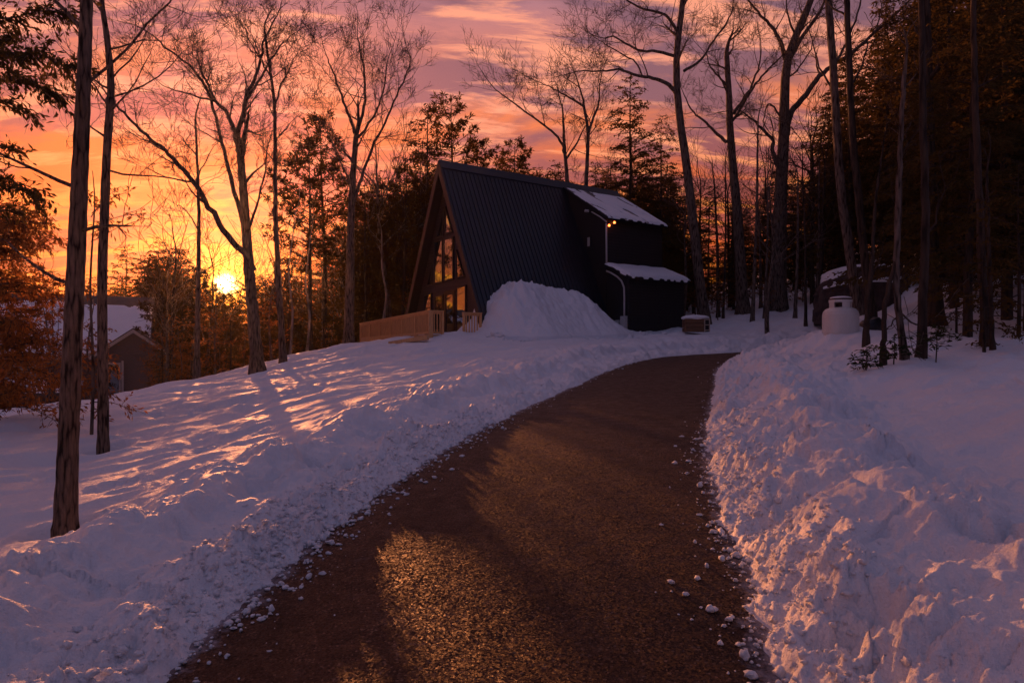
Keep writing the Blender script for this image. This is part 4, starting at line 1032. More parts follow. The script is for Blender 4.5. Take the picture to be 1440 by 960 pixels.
    hero('young_tree', 'young dark tree leaning left, middle of the three by the evergreen sprigs', 12.0,
         [(1272, 500), (1265, 450), (1260, 405), (1261, 360), (1263, 290), (1266, 200), (1272, 100)], 0.06, 0.035, [([(1266, 440), (1285, 455), (1300, 462)], .02, .008, .2), ([(1266, 445), (1250, 458), (1243, 465)], .015, .006, .2)], 114, 0.8, 0.9, 2, 3, 0.006)
    hero('young_tree', 'young straight tree, rightmost of the three by the evergreen sprigs', 12.0,
         [(1295, 501), (1297, 450), (1299, 400), (1302, 333), (1301, 260), (1298, 150), (1296, 20), (1294, -100)], 0.075, 0.04, [([(1300, 340), (1318, 300), (1330, 260)], .02, .008, .3)], 115, 0.8, 0.9, 2, 3, 0.006, bark='barkdark')
    hero('bare_tree', 'dark thick trunk on the right slope behind the rightmost young tree', 18.0,
         [(1318, 464), (1314, 420), (1310, 360), (1306, 280), (1304, 150), (1300, 0)], 0.20, 0.13, [([(1306, 280), (1330, 240), (1350, 200)], .04, .015, 1)], 116, 1.0, 1.4, 3, 3, 0.009, bark='barkdark')
    hero('young_tree', 'dark slim trunk near the right frame edge with low drooping evergreen branches', 13.0,
         [(1385, 484), (1384, 420), (1380, 350), (1377, 280), (1372, 160), (1368, 0)], 0.075, 0.045, [], 117, 0.9, 0.9, 2, 3, 0.006, bark='barkdark')
    hero('sapling', 'slim pole touching the dark trunk near the right frame edge', 12.6,
         [(1396, 487), (1394, 440), (1392, 390), (1390, 320), (1388, 240)], 0.04, 0.02, [], 118, 0.9, 0.7, 2, 3, 0.006, bark='barkdark')
    for i, (bx, tx, ty, Y, r) in enumerate([(1058, 1066, 170, 35, .10), (1010, 1004, 250, 38, .10), (1075, 1080, 240, 36, .08), (1017, 1020, 230, 37, .07), (1070, 1064, 260, 40, .10),
                                            (1028, 1030, 260, 42, .09), (1118, 1122, 250, 34, .09), (1133, 1128, 230, 31, .07), (1148, 1152, 240, 36, .10), (1165, 1160, 260, 40, .08)]):
        by = HY - (gz((bx - 720) / F * Y, Y) - EYE) / Y * F
        hero('slender_tree', 'slender pole-like bare trunk on the snowy rise right of the lean-to', Y, [(bx, by), ((bx + tx) / 2 + 2, (by + ty) / 2), (tx, ty)], r, r * .4, [], 130 + i, 0.9, 1.5, 2, 3, 0.009,
             group='slender poles on the rise behind the cabin', bark='barkdark' if i % 2 else 'bark')
    for i, (bx, by, tx, ty, Y, r) in enumerate([(408, 500, 416, 300, 27, .045), (432, 494, 437, 330, 29, .05), (540, 448, 537, 330, 36, .07)]):
        hero('sapling', ['pale thin sapling at the top of the snow slope right of the straight tree', 'pale bent sapling on the snow slope edge, nearer the deck', 'pale slender trunk standing just behind the deck railing'][i], Y,
             [(bx, by), (bx + 4, by * .7 + ty * .3), (bx - 3, by * .4 + ty * .6), (tx, ty)], r, r * .35, [], 150 + i, 0.7, 1.0, 2, 3, 0.008, bark='barkpale')
hero_trees()

def near_trunks():
    # the large near trunk and its thinner neighbour on the left
    T = Tree(5); Y = 7.0; tr = [(92, 742), (97, 600), (102, 480), (108, 350), (113, 230), (118, 110), (122, 0), (127, -150), (131, -320), (134, -520)]
    P = smooth_path([W(a, b, Y) for a, b in tr], 10); P = np.vstack([[P[0][0], P[0][1], P[0][2] - .4], P])
    n = len(P); rad = np.interp(np.linspace(0, 1, n), [0, .04, .1, .35, .6, 1], [.125, .108, .094, .082, .062, .03]) * (1 + 0.03 * np.sin(np.arange(n) * 1.9))
    V, Q = tube_np(P, rad, 40)
    a = np.tile(np.arange(40), n); b = np.repeat(np.arange(n), 40)
    dd = V - np.repeat(P, 40, axis=0); f = 1 + 0.07 * fbm(a * 0.9, b * 0.35, 3, 3) + 0.05 * pn(a * 0.3, b * 0.9, 6); V = np.repeat(P, 40, axis=0) + dd * f[:, None]
    T.tr.raw(V, Q)
    for u, ax, L in ((.30, (-1, .3, .35), 1.0), (.36, (.8, -.2, -.1), .8), (.42, (-1, -.2, .3), .9), (.55, (1, .4, .5), 1.6), (.62, (-1, .2, .6), 1.8), (.7, (.5, .6, .7), 1.6), (.8, (-.6, .5, .8), 1.6), (.9, (.5, -.4, .9), 1.4), (.97, (0, 0, 1), 1.5)):
        T.grow(P[int(u * n)], ax, L, .022, 1, 3, .08, .25, .6, 3, .003)
    finish('tree', 'large furrowed trunk nearest the camera on the left, rising out of the frame', 'tree', T, W(92, 742, Y), None, 'bark2')
    T = Tree(6); Y = 12.0; tr = [(145, 634), (145, 560), (144, 470), (144, 380), (147, 300), (150, 220), (154, 160), (156, 130), (155, 100), (150, 50), (143, 0), (138, -80), (134, -200)]
    P = smooth_path([W(a, b, Y) for a, b in tr], 8); P = np.vstack([[P[0][0], P[0][1], P[0][2] - .4], P])
    n = len(P); rad = np.interp(np.linspace(0, 1, n), [0, .04, .1, .45, .7, 1], [.115, .095, .085, .068, .055, .02])
    rng = np.random.default_rng(3); rad = rad * (1 + 0.10 * pn(np.arange(n) * 0.45, np.zeros(n) + .3, 4)); k = int(n * .55); rad[k - 1:k + 2] *= 1.25
    T.tr.tube(P, rad, 20)
    for u, ax, L in ((.40, (1, .2, .1), 1.3), (.45, (-1, .3, .5), 1.0), (.5, (1, -.3, .5), 1.4), (.53, (-.9, .2, .9), 1.2), (.57, (1, .3, .4), 1.5), (.6, (-1, 0, .4), 1.0), (.64, (.9, .2, .8), 1.2), (.72, (.6, .5, .5), 1.0), (.8, (-.6, .2, .6), .9), (.9, (.4, 0, .8), 1.0), (.97, (-.3, .2, 1), 1)):
        T.grow(P[int(u * n)], ax, L, .02, 1, 4, .05, .28, .62, 3, .004)
    finish('tree', 'thinner knobbly trunk standing behind and right of the large near trunk', 'tree', T, W(145, 634, Y), None, 'bark2')
near_trunks()

# ---- foliage
def quads_leaf(C, D, ln, wd, rng, droop=0.0):
    """rhombic sprays: centres C, directions D"""
    n = len(C); D = D / (np.linalg.norm(D, axis=1)[:, None] + 1e-9)
    R = rng.normal(size=(n, 3)); S = np.cross(D, R); S /= np.linalg.norm(S, axis=1)[:, None] + 1e-9
    ln = np.asarray(ln)[:, None] * 0.5; wd = np.asarray(wd)[:, None] * 0.5
    tip = C + D * ln; tip[:, 2] -= droop * ln[:, 0]
    V = np.stack([C - D * ln, C + S * wd + D * ln * .1, tip, C - S * wd + D * ln * .1], 1).reshape(-1, 3)
    Q = np.arange(4 * n).reshape(n, 4)
    return V, Q

def conifer_data(seed, Hh, R, z0, kind='hemlock', dens=1.0, leaf=0.15, bark='barkdark', mat='needle', r=None):
    rng = np.random.default_rng(seed); tr = TB(); fo = TB()
    n = 14; zz = np.linspace(-0.5, Hh, n); P = np.stack([0.05 * Hh * 0.15 * pn(zz * .25, zz * 0 + seed, 1), 0.1 * pn(zz * .3, zz * 0 + seed + 9, 2), zz], -1)
    r = r or Hh * 0.011
    tr.tube(P, np.linspace(r * 1.15, r * 0.10, n), 9)
    C = []; D = []; LN = []; WD = []
    nb = int(Hh * (7.5 if kind == 'hemlock' else 5.0) * dens ** .5)
    for i in range(nb):
        f = (i + rng.random()) / nb; z = z0 + (Hh - z0) * f ** 0.9
        if kind == 'hemlock': ln = R * (1 - f) ** 0.7 * rng.uniform(0.35, 1.2) + 0.25; el = rng.uniform(-0.25, 0.4) + 0.5 * f
        else: ln = R * (0.35 + 0.9 * math.sin(PI * min(1, (0.15 + 0.8 * f)))) * rng.uniform(0.4, 1.1) * (1 - f * .55) + 0.2; el = rng.uniform(0.0, 0.45) + .35 * f
        az = i * 2.399 + rng.normal(0, .4); d = np.array([math.cos(az) * math.cos(el), math.sin(az) * math.cos(el), math.sin(el)])
        p0 = np.array([np.interp(z, zz, P[:, 0]), np.interp(z, zz, P[:, 1]), z]); m = 6; pts = [p0]
        for k in range(m):
            d = d + np.array([0, 0, -0.09 if kind == 'hemlock' else 0.03]) + rng.normal(0, .07, 3); d /= np.linalg.norm(d); pts.append(pts[-1] + d * ln / m)
        pts = np.array(pts); tr.tube(pts, np.linspace(max(.012, ln * .011), .005, m + 1), 4)
        nt = max(3, int(ln * 6.0 * dens))
        for k in range(nt):
            g = rng.uniform(0.18 if kind == 'hemlock' else 0.5, 1.0); q = g * m; a = min(int(q), m - 1); pp = pts[a] + (pts[a + 1] - pts[a]) * (q - a); dd = pts[a + 1] - pts[a]; dd = dd / np.linalg.norm(dd)
            sd = np.cross(dd, [0, 0, 1.]); sd /= np.linalg.norm(sd) + 1e-9; sd *= rng.choice([-1, 1])
            if kind == 'hemlock':
                td = dd * rng.uniform(.4, .9) + sd * rng.uniform(.4, 1.0) + np.array([0, 0, rng.uniform(-.35, .1)]); td /= np.linalg.norm(td)
                tl = (0.12 + 0.30 * ln * (1.1 - g)) * rng.uniform(.5, 1.1) + .1; ne = max(2, int(tl / (leaf * .42)))
                u = (np.arange(ne) + rng.random(ne)) / ne
                c = pp + td * (u * tl)[:, None]; c[:, 2] -= 0.18 * u ** 2 * tl; c += rng.normal(0, .022, c.shape)
                dr = td + rng.normal(0, .55, (ne, 3)); C.append(c); D.append(dr); LN.append(leaf * rng.uniform(.6, 1.2, ne)); WD.append(leaf * rng.uniform(.22, .42, ne))
            else:   # pine tufts
                pp = pp + sd * rng.uniform(0, .28 * ln * (1.15 - g)) + np.array([0, 0, rng.uniform(-.05, .12)])
                ne = 7; dr = rng.normal(0, 1, (ne, 3)) + dd * .6 + np.array([0, 0, .5]); dr /= np.linalg.norm(dr, axis=1)[:, None]
                l = leaf * rng.uniform(.9, 1.5, ne); C.append(pp + dr * l[:, None] * .5); D.append(dr); LN.append(l); WD.append(leaf * rng.uniform(.18, .34, ne))
    C = np.concatenate(C); D = np.concatenate(D); V, Q = quads_leaf(C, D, np.concatenate(LN), np.concatenate(WD), rng, .2)
    fo.raw(V, Q)
    return tr.mesh('trunk', M[bark]), fo.mesh('crown', M[mat], (0, 0, 0), False)

def bare_data(seed, Hh, r, maxlvl=3, bark='bark', spread=1.0, tw=0.010):
    T = Tree(seed); rng = T.rng; n = 9; zz = np.linspace(-0.5, Hh * .72, n)
    P = np.stack([0.35 * pn(zz * .22, zz * 0 + seed * .37, 1), 0.35 * pn(zz * .22, zz * 0 + seed * .71, 2), zz], -1)
    T.tr.tube(P, np.linspace(r * 1.2, r * .38, n), 9)
    for k in range(int(6 + 3 * spread)):
        f = rng.uniform(.42, 1.0); i = min(int(f * (n - 1)), n - 2); p = P[i] + (P[i + 1] - P[i]) * (f * (n - 1) - i); az = k * 2.4 + rng.normal(0, .3); el = rng.uniform(.5, 1.15)
        T.grow(p, (math.cos(az) * math.cos(el), math.sin(az) * math.cos(el), math.sin(el)), Hh * rng.uniform(.17, .28) * spread, r * (.5 - .2 * f), 1, maxlvl, .05, .2, .62, 4, tw)
    T.grow(P[-1], (0, 0, 1), Hh * .22, r * .38, 1, maxlvl, .12, .2, .62, 4, tw)
    return T.tr.mesh('trunk', M[bark]), T.cr.mesh('crown', M[bark])

def beech_data(seed, Hh, leaf=0.10, dens=1.0, mat='leaf', tw=.006):
    T = Tree(seed); rng = T.rng; n = 8; zz = np.linspace(-.4, Hh, n); r = .012 * Hh + .008
    P = np.stack([0.3 * pn(zz * .4, zz * 0 + seed * .37, 1), 0.3 * pn(zz * .4, zz * 0 + seed * .71, 2), zz], -1); T.tr.tube(P, np.linspace(r, .008, n), 7)
    C = []; D = []
    for k in range(int(Hh * 6)):
        f = rng.uniform(.12, 1); i = min(int(f * (n - 1)), n - 2); p = P[i] + (P[i + 1] - P[i]) * (f * (n - 1) - i); az = k * 2.4; el = rng.uniform(.0, .7)
        d = np.array([math.cos(az) * math.cos(el), math.sin(az) * math.cos(el), math.sin(el)]); L = Hh * .30 * (1.15 - f) * rng.uniform(.6, 1.1) + .2
        pts = [p - d * .03]
        for q in range(5): d = d + rng.normal(0, .12, 3); d /= np.linalg.norm(d); pts.append(pts[-1] + d * L / 5)
        pts = np.array(pts); T.cr.tube(pts, np.linspace(.012, .004, 6), 4)
        nl = int(L * 26 * dens)
        u = rng.uniform(.15, 1, nl) * 5; a = np.minimum(u.astype(int), 4); c = pts[a] + (pts[a + 1] - pts[a]) * (u - a)[:, None] + rng.normal(0, .09, (nl, 3)) * np.array([1, 1, .6])
        C.append(c); D.append(rng.normal(0, .6, (nl, 3)) + d + np.array([0, 0, -.5]))
    C = np.concatenate(C); D = np.concatenate(D); nl = len(C)
    V, Q = quads_leaf(C, D, leaf * rng.uniform(.7, 1.3, nl), leaf * rng.uniform(.35, .6, nl), rng, .1)
    fo = TB(); fo.raw(V, Q)
    return T.tr.mesh('trunk', M['bark']), T.cr.mesh('twigs', M['bark']), fo.mesh('leaves', M[mat], (0, 0, 0), False)

def plant(name, meshes, names, loc, label, cat, group=None, rot=0.0, sc=1.0, tilt=(0, 0)):
    root = empty(name, loc, label, cat, group); root.rotation_euler = (tilt[0], tilt[1], rot); root.scale = (sc, sc, sc)
    for nm, me in zip(names, meshes):
        o = bpy.data.objects.new(nm, me); put(o, root)
    return root

TC = ['trunk', 'crown']
HEM = [conifer_data(200 + i, 11, 2.7, 0.9, 'hemlock', 1.7, .19) for i in range(4)]
HEMD = [conifer_data(220 + i, 13, 3.3, 1.6, 'hemlock', 1.8, .20, mat='needle_dark') for i in range(4)]
PINE = [conifer_data(240 + i, 11, 2.3, 4.9, 'pine', 1.25, .20, mat='needle') for i in range(4)]
BARE = [bare_data(260 + i, 11, .12, 3, 'bark' if i % 2 else 'barkdark', 1.0, .010) for i in range(6)]
BEECH = [beech_data(280 + i, 4.0, .12, 1.0) for i in range(4)]
LOWH = [conifer_data(300 + i, 4.5, 1.5, 0.3, 'hemlock', 1.3, .13) for i in range(3)]

def at(px, Y):
    x = (px - 720) / F * Y; return x, Y, gz(x, Y)
RNG = random.Random(12)
def std_conifer(px, topy, Y, kindlist, natural, label, group=None, name='conifer', cat='conifer'):
    x, y, z = at(px, Y); top = EYE + (HY - topy) / F * Y; h = max(3, top - z); me = RNG.choice(kindlist)
    return plant(name, me, TC, (x, y, z), label, cat, group, RNG.uniform(0, 6.28), h / natural, (RNG.uniform(-.03, .03), RNG.uniform(-.03, .03)))

# named evergreens that stand out
std_conifer(885, 110, 44, HEMD[:1], 13, 'broad dark evergreen towering behind the dormer roof of the black cabin')
std_conifer(640, 148, 46, PINE[:1], 11, 'pine with flat tufted top just left of the cabin ridge peak')
std_conifer(603, 150, 44, HEM[:1], 11, 'full evergreen directly left of the tufted pine near the cabin peak')
std_conifer(437, 200, 34, PINE[1:2], 11, 'pine with flat dark boughs right of the slim straight tree')
std_conifer(460, 178, 42, PINE[2:3], 11, 'tall pine partly behind the steep-limbed bare tree')
std_conifer(175, 345, 66, HEM[1:2], 11, 'pointed evergreen top rising behind the roof of the grey house')
std_conifer(728, 205, 50, PINE[3:4], 11, 'small pine crown just above the middle of the cabin ridge')
std_conifer(930, 165, 47, HEM[2:3], 11, 'evergreen between the dormer corner and the great leaning tree')

def clear_of_cabin(x, y, mrg=1.5):
    dx, dy = x - A0[0], y - A0[1]; s = dx * CS + dy * SN; t = dx * SN - dy * CS
    return not (-5 - mrg < s < 12 + mrg and -5.2 - mrg < t < 7 + mrg)
def clear_of_house(x, y):
    return not (-35 < x < -18 and 33 < y < 49)

def scatter(n, pxr, Yr, fn, gap=None, seed=0, mind=1.0, ypow=1.0):
    r = random.Random(seed); done = []; tries = 0
    while len(done) < n and tries < n * 40:
        tries += 1
        Y = Yr[0] + (Yr[1] - Yr[0]) * r.random() ** ypow; px = r.uniform(*pxr)
        x, y, z = at(px, Y)
        if not clear_of_cabin(x, y) or not clear_of_house(x, y): continue
        if gap and gap(px, Y, r): continue
        sd = road_q([x], [y])[0][0]
        if abs(sd) < 4: continue
        if any(math.hypot(x - a, y - b) < mind for a, b in done): continue
        done.append((x, y)); fn(px, Y, x, y, z, r)

def skyline_left(px):   # photo height of the evergreen mass left of the cabin
    return np.interp(px, [-200, 0, 60, 150, 230, 270, 318, 350, 400, 450, 520, 600, 680, 760, 840, 900, 960], [330, 350, 350, 365, 372, 392, 402, 380, 330, 290, 265, 235, 235, 262, 262, 250, 260])
def fn_left(px, Y, x, y, z, r):
    topy = skyline_left(px) + r.uniform(-15, 60); top = EYE + (HY - topy) / F * Y; h = top - z
    if h < 2.5: return
    h = min(h, 14)
    k = r.random(); me = r.choice(HEM) if k < .75 else r.choice(PINE)
    plant('conifer', me, TC, (x, y, z), 'dusky evergreen in the backlit wood between the grey house and the cabin', 'conifer', 'evergreens in the backlit wood left of the cabin', r.uniform(0, 6.3), h / 11, (r.uniform(-.04, .04), r.uniform(-.04, .04)))
def corr(px, Y): return (px - 720) / F * Y + 0.419 * Y      # which sun ray line a place stands on
def gapL(px, Y, r): return -5 < corr(px, Y) < 8.5 and Y < 56 and r.random() < 0.93
def fn_back(px, Y, x, y, z, r):
    topy = skyline_left(px) + r.uniform(-45, 25); h = EYE + (HY - topy) / F * Y - z
    plant('conifer', r.choice(HEM), TC, (x, y, z), 'dusky evergreen in the wood behind the black cabin', 'conifer', 'evergreens behind the cabin', r.uniform(0, 6.3), min(h, 19) / 11, (r.uniform(-.04, .04), r.uniform(-.04, .04)))
scatter(48, (215, 640), (30, 62), fn_left, gapL, 3, 1.6)
def fn_deep(px, Y, x, y, z, r):
    topy = max(skyline_left(px), 385) + r.uniform(2, 45) + (22 if abs(px - 318) < 30 else 0); top = EYE + (HY - topy) / F * Y; h = top - z
    if h < 4: return
    plant('conifer', r.choice(HEM), TC, (x, y, z), 'evergreen in the deep dark wood low under the setting sun', 'conifer', 'deep wood under the sun', r.uniform(0, 6.3), min(h, 20) / 11)
scatter(64, (225, 560), (57, 105), fn_deep, None, 4, 1.8)
scatter(34, (505, 650), (36, 62), fn_left, None, 33, 1.5)
scatter(46, (640, 965), (45, 74), fn_back, None, 34, 1.7)
def fn_edge(px, Y, x, y, z, r):
    h = EYE + (HY - r.uniform(335, 395)) / F * Y - z
    plant('conifer', r.choice(HEM), TC, (x, y, z), 'evergreen just left of the low sun beyond the grey house', 'conifer', 'evergreens left of the sun', r.uniform(0, 6.3), min(h, 16) / 11, (r.uniform(-.04, .04), r.uniform(-.04, .04)))
scatter(14, (205, 272), (50, 72), fn_edge, None, 61, 1.4)
def fn_far(px, Y, x, y, z, r):
    topy = skyline_left(px) + r.uniform(5, 45)
    if 262 < px < 480: topy = max(topy, 392 + r.uniform(0, 25) + (20 if abs(px - 318) < 30 else 0))
    top = EYE + (HY - topy) / F * Y; h = top - z
    if h < 3: return
    plant('conifer', r.choice(HEM), TC, (x, y, z), 'small far evergreen on the low horizon below the sunset', 'conifer', 'far evergreens on the horizon', r.uniform(0, 6.3), min(h, 22) / 11)
scatter(46, (-150, 980), (66, 120), fn_far, None, 5, 2.5)
def fn_right(px, Y, x, y, z, r):
    topy = np.interp(px, [940, 1000, 1060, 1120, 1160, 1200, 1260, 1440, 1700], [285, 275, 262, 215, 120, 40, -60, -160, -200]) + r.uniform(-30, 70)
    top = EYE + (HY - topy) / F * Y; h = min(max(top - z, 4), 17)
    plant('conifer', r.choice(HEMD), TC, (x, y, z), 'tall dark evergreen in the dense stand on the right slope', 'conifer', 'dark evergreens on the right slope', r.uniform(0, 6.3), h / 13, (r.uniform(-.04, .04), r.uniform(-.04, .04)))
scatter(28, (1165, 1620), (20, 44), fn_right, lambda px, Y, r: (px < 1290 and Y < 31), 7, 1.9)
scatter(34, (945, 1560), (40, 70), fn_right, None, 8, 2.0)
scatter(8, (1330, 1560), (15, 21), fn_right, None, 9, 1.9)
def fn_bare(label, group, hr):
    def f(px, Y, x, y, z, r):
        plant('bare_tree', r.choice(BARE), TC, (x, y, z), label, 'bare tree', group, r.uniform(0, 6.3), r.uniform(*hr) / 11, (r.uniform(-.05, .05), r.uniform(-.05, .05)))
    return f
scatter(26, (225, 640), (28, 60), fn_bare('thin bare tree in the backlit wood between the grey house and the cabin', 'thin bare trees left of the cabin', (6.5, 11)), lambda px, Y, r: abs(px - 318) < 22 or (-4 < corr(px, Y) < 8 and r.random() < .8), 11, 1.2)
scatter(30, (400, 650), (38, 62), fn_bare('tall thin bare tree in the backlit wood just left of the cabin', 'tall bare trees beside the cabin', (11, 15)), lambda px, Y, r: corr(px, Y) < 8, 41, 1.2)
scatter(24, (660, 960), (46, 70), fn_bare('thin bare tree rising behind the black cabin', 'thin bare trees behind the cabin', (9, 13)), None, 12, 1.5)
scatter(40, (960, 1480), (22, 60), fn_bare('thin bare tree among the dark trunks on the right slope', 'thin bare trees on the right slope', (8, 13)), lambda px, Y, r: (1130 < px < 1290 and Y < 32), 13, 1.2)
def fn_beech(px, Y, x, y, z, r):
    plant('beech_sapling', r.choice(BEECH), ['trunk', 'twigs', 'leaves'], (x, y, z), 'beech sapling holding dry brown leaves in the wood left of the cabin', 'sapling', 'dry-leaved beech saplings', r.uniform(0, 6.3), r.uniform(.6, 1.2) * (1.6 if Y > 50 else 1))
scatter(44, (215, 590), (27, 50), fn_beech, gapL, 15, 1.0)
scatter(46, (225, 600), (50, 75), fn_beech, None, 25, 1.0)
def fn_brush(px, Y, x, y, z, r):
    plant('beech_sapling', r.choice(BEECH), ['trunk', 'twigs', 'leaves'], (x, y, z), 'russet-leaved sapling standing in front of the grey house', 'sapling', 'russet saplings before the grey house', r.uniform(0, 6.3), r.uniform(.7, 1.15))
scatter(9, (5, 130), (22, 31), fn_brush, None, 51, 1.2)
scatter(8, (205, 275), (29, 37), fn_brush, None, 52, 1.0)
def fn_beech2(px, Y, x, y, z, r):
    plant('beech_sapling', r.choice(BEECH), ['trunk', 'twigs', 'leaves'], (x, y, z), 'beech sapling holding dry brown leaves among the trunks right of the cabin', 'sapling', 'dry-leaved beech saplings right', r.uniform(0, 6.3), r.uniform(.5, 1.0))
scatter(46, (955, 1210), (36, 60), fn_beech2, None, 16, 1.0)
def fn_rb(px, Y, x, y, z, r):
    topy = np.interp(px, [940, 1000, 1060, 1120, 1200], [265, 290, 275, 255, 180]) + r.uniform(-15, 70)
    h = min(max(EYE + (HY - topy) / F * Y - z, 4), 17)
    plant('conifer', r.choice(HEM), TC, (x, y, z), 'dusky evergreen in the backlit wood right of the lean-to', 'conifer', 'evergreens right of the lean-to', r.uniform(0, 6.3), h / 11, (r.uniform(-.04, .04), r.uniform(-.04, .04)))
scatter(26, (945, 1190), (44, 68), fn_rb, None, 36, 1.6)
def fn_low(px, Y, x, y, z, r):
    plant('young_conifer', r.choice(LOWH), TC, (x, y, z), 'low young hemlock in the undergrowth left of the cabin', 'young conifer', 'young hemlocks in the undergrowth', r.uniform(0, 6.3), r.uniform(.6, 1.15))
scatter(40, (225, 600), (28, 50), fn_low, gapL, 17, 1.0)

# ---- left edge: hemlock boughs and leafy beech hanging into the frame
def left_foliage():
    def bough(T, fo, rng, pts, L, leaf, dens, hang=0.25, r=.02):
        P = smooth_path(pts, 4); T.cr.tube(P, np.linspace(r, .004, len(P)), 5); m = len(P) - 1; C = []; D = []
        for k in range(int(dens)):
            g = rng.uniform(.2, 1) * m; a = min(int(g), m - 1); p = P[a] + (P[a + 1] - P[a]) * (g - a); dd = P[a + 1] - P[a]; dd /= np.linalg.norm(dd)
            td = dd * .6 + rng.normal(0, .55, 3) + np.array([0, 0, -hang]); td /= np.linalg.norm(td); tl = L * rng.uniform(.4, 1.1)
            T.cr.tube([p, p + td * tl * .5 + [0, 0, .01], p + td * tl + [0, 0, -.03]], [.005, .004, .0025], 3)
            ne = int(tl / leaf * 2.6); u = rng.random(ne)
            c = p + td * (u * tl)[:, None] + rng.normal(0, leaf * .28, (ne, 3)); C.append(c); D.append(td + rng.normal(0, .5, (ne, 3)) + np.array([0, 0, -.35]))
        C = np.concatenate(C); D = np.concatenate(D); n = len(C); V, Q = quads_leaf(C, D, leaf * rng.uniform(.7, 1.25, n), leaf * rng.uniform(.22, .38, n), rng, .15); fo.raw(V, Q)
    # A: evergreen whose trunk stands outside the frame
    T = Tree(31); rng = T.rng; fo = TB(); Y = 10.0; base = W(-95, 690, Y); g = gz(base[0], base[1]); base[2] = g
    P = smooth_path([[base[0], base[1], g - .4], W(-88, 400, Y), W(-82, 100, Y), W(-76, -200, Y), W(-72, -420, Y)], 5); T.tr.tube(P, np.linspace(.17, .03, len(P)), 14)
    for pts, L, dens, dr in [([(-85, 60), (-30, 30), (20, 25), (60, 15), (95, 18)], .42, 60, .5), ([(-85, 130), (-40, 90), (10, 75), (60, 78), (104, 95)], .42, 75, -.5),
                             ([(-85, 170), (-40, 130), (10, 110), (50, 120), (86, 138)], .38, 70, .8), ([(-86, -10), (-40, -40), (10, -50), (60, -40), (100, -20)], .45, 60, 0),
                             ([(-87, 240), (-50, 170), (-10, 140), (20, 150), (48, 166)], .3, 40, .3), ([(-87, 380), (-40, 300), (0, 252), (30, 262), (62, 285)], .34, 55, -.6), ([(-87, 330), (-50, 240), (-15, 205), (10, 208), (25, 215)], .25, 22, -.3),
                             ([(-84, 0), (-60, 40), (-30, 60), (0, 60), (20, 50)], .4, 50, 1), ([(-88, 400), (-40, 330), (-10, 300), (15, 296), (30, 300)], .3, 30, 1.0)]:
        q = [W(a, b, Y + dr * i * .3) for i, (a, b) in enumerate(pts)]; bough(T, fo, rng, q, L, .115, int(dens * 1.7))
    root = finish('hemlock', 'dark hemlock hanging its boughs into the top left corner', 'conifer', T, tuple(base), None, 'bark')
    o = bpy.data.objects.new('foliage', fo.mesh('foliage', M['needle_dark'], base, False)); put(o, root)
    # B: leafy tree filling the left edge before the grey house
    T = Tree(32); rng = T.rng; fo = TB(); Y = 14.0; base = W(-60, 610, Y); base[2] = gz(base[0], base[1])
    P = smooth_path([[base[0], base[1], base[2] - .4], W(-50, 450, Y), W(-38, 330, Y), W(-30, 240, Y)], 5); T.tr.tube(P, np.linspace(.12, .03, len(P)), 12)
    for k in range(58):
        y0 = rng.uniform(300, 590); y1 = y0 + rng.uniform(-45, 35); x1 = rng.uniform(15, 125) if y0 > 380 else rng.uniform(10, 85)
        if 440 < y1 < 500: x1 = min(x1, 60)
        q = [W(-48, y0 + 20, Y), W(-20, (y0 + y1) / 2 - 5, Y), W(x1 * .4, (y0 + y1) / 2 - 12, Y + rng.uniform(-1, 1)), W(x1, y1, Y + rng.uniform(-1.5, 1.5))]; bough(T, fo, rng, q, .45, .12, 30, .15)
    root = finish('beech', 'leafy tree with russet dry leaves at the left edge before the grey house', 'tree', T, tuple(base), None, 'barkdark')
    o = bpy.data.objects.new('foliage', fo.mesh('foliage', M['leaf'], base, False)); put(o, root)
    # C: beech sapling between the near trunks
    T = Tree(33); rng = T.rng; fo = TB(); Y = 13.0; base = W(128, 622, Y); base[2] = gz(base[0], base[1])
    P = smooth_path([[base[0], base[1], base[2] - .3], W(131, 520, Y), W(127, 400, Y), W(133, 290, Y), W(130, 240, Y)], 4); T.tr.tube(P, np.linspace(.035, .006, len(P)), 8)
    for a in [(132, 565, 188, 578), (131, 550, 165, 560), (131, 520, 175, 528), (130, 500, 120, 480), (131, 535, 110, 545), (130, 420, 112, 402), (128, 320, 205, 300), (128, 305, 170, 262), (128, 340, 216, 305), (129, 290, 120, 275), (131, 575, 150, 590), (131, 510, 160, 512), (130, 545, 100, 560), (129, 300, 185, 268), (128, 330, 160, 320)]:
        q = [W(a[0], a[1], Y), W((a[0] + a[2]) / 2, (a[1] + a[3]) / 2 - 5, Y + rng.uniform(-.3, .3)), W(a[2], a[3], Y + rng.uniform(-.6, .6))]; bough(T, fo, rng, q, .3, .11, 9, .2, .01)
    root = finish('beech_sapling', 'spindly beech sapling with curled brown leaves between the two near trunks', 'sapling', T, tuple(base), None, 'bark')
    o = bpy.data.objects.new('foliage', fo.mesh('foliage', M['leaf'], base, False)); put(o, root)
left_foliage()

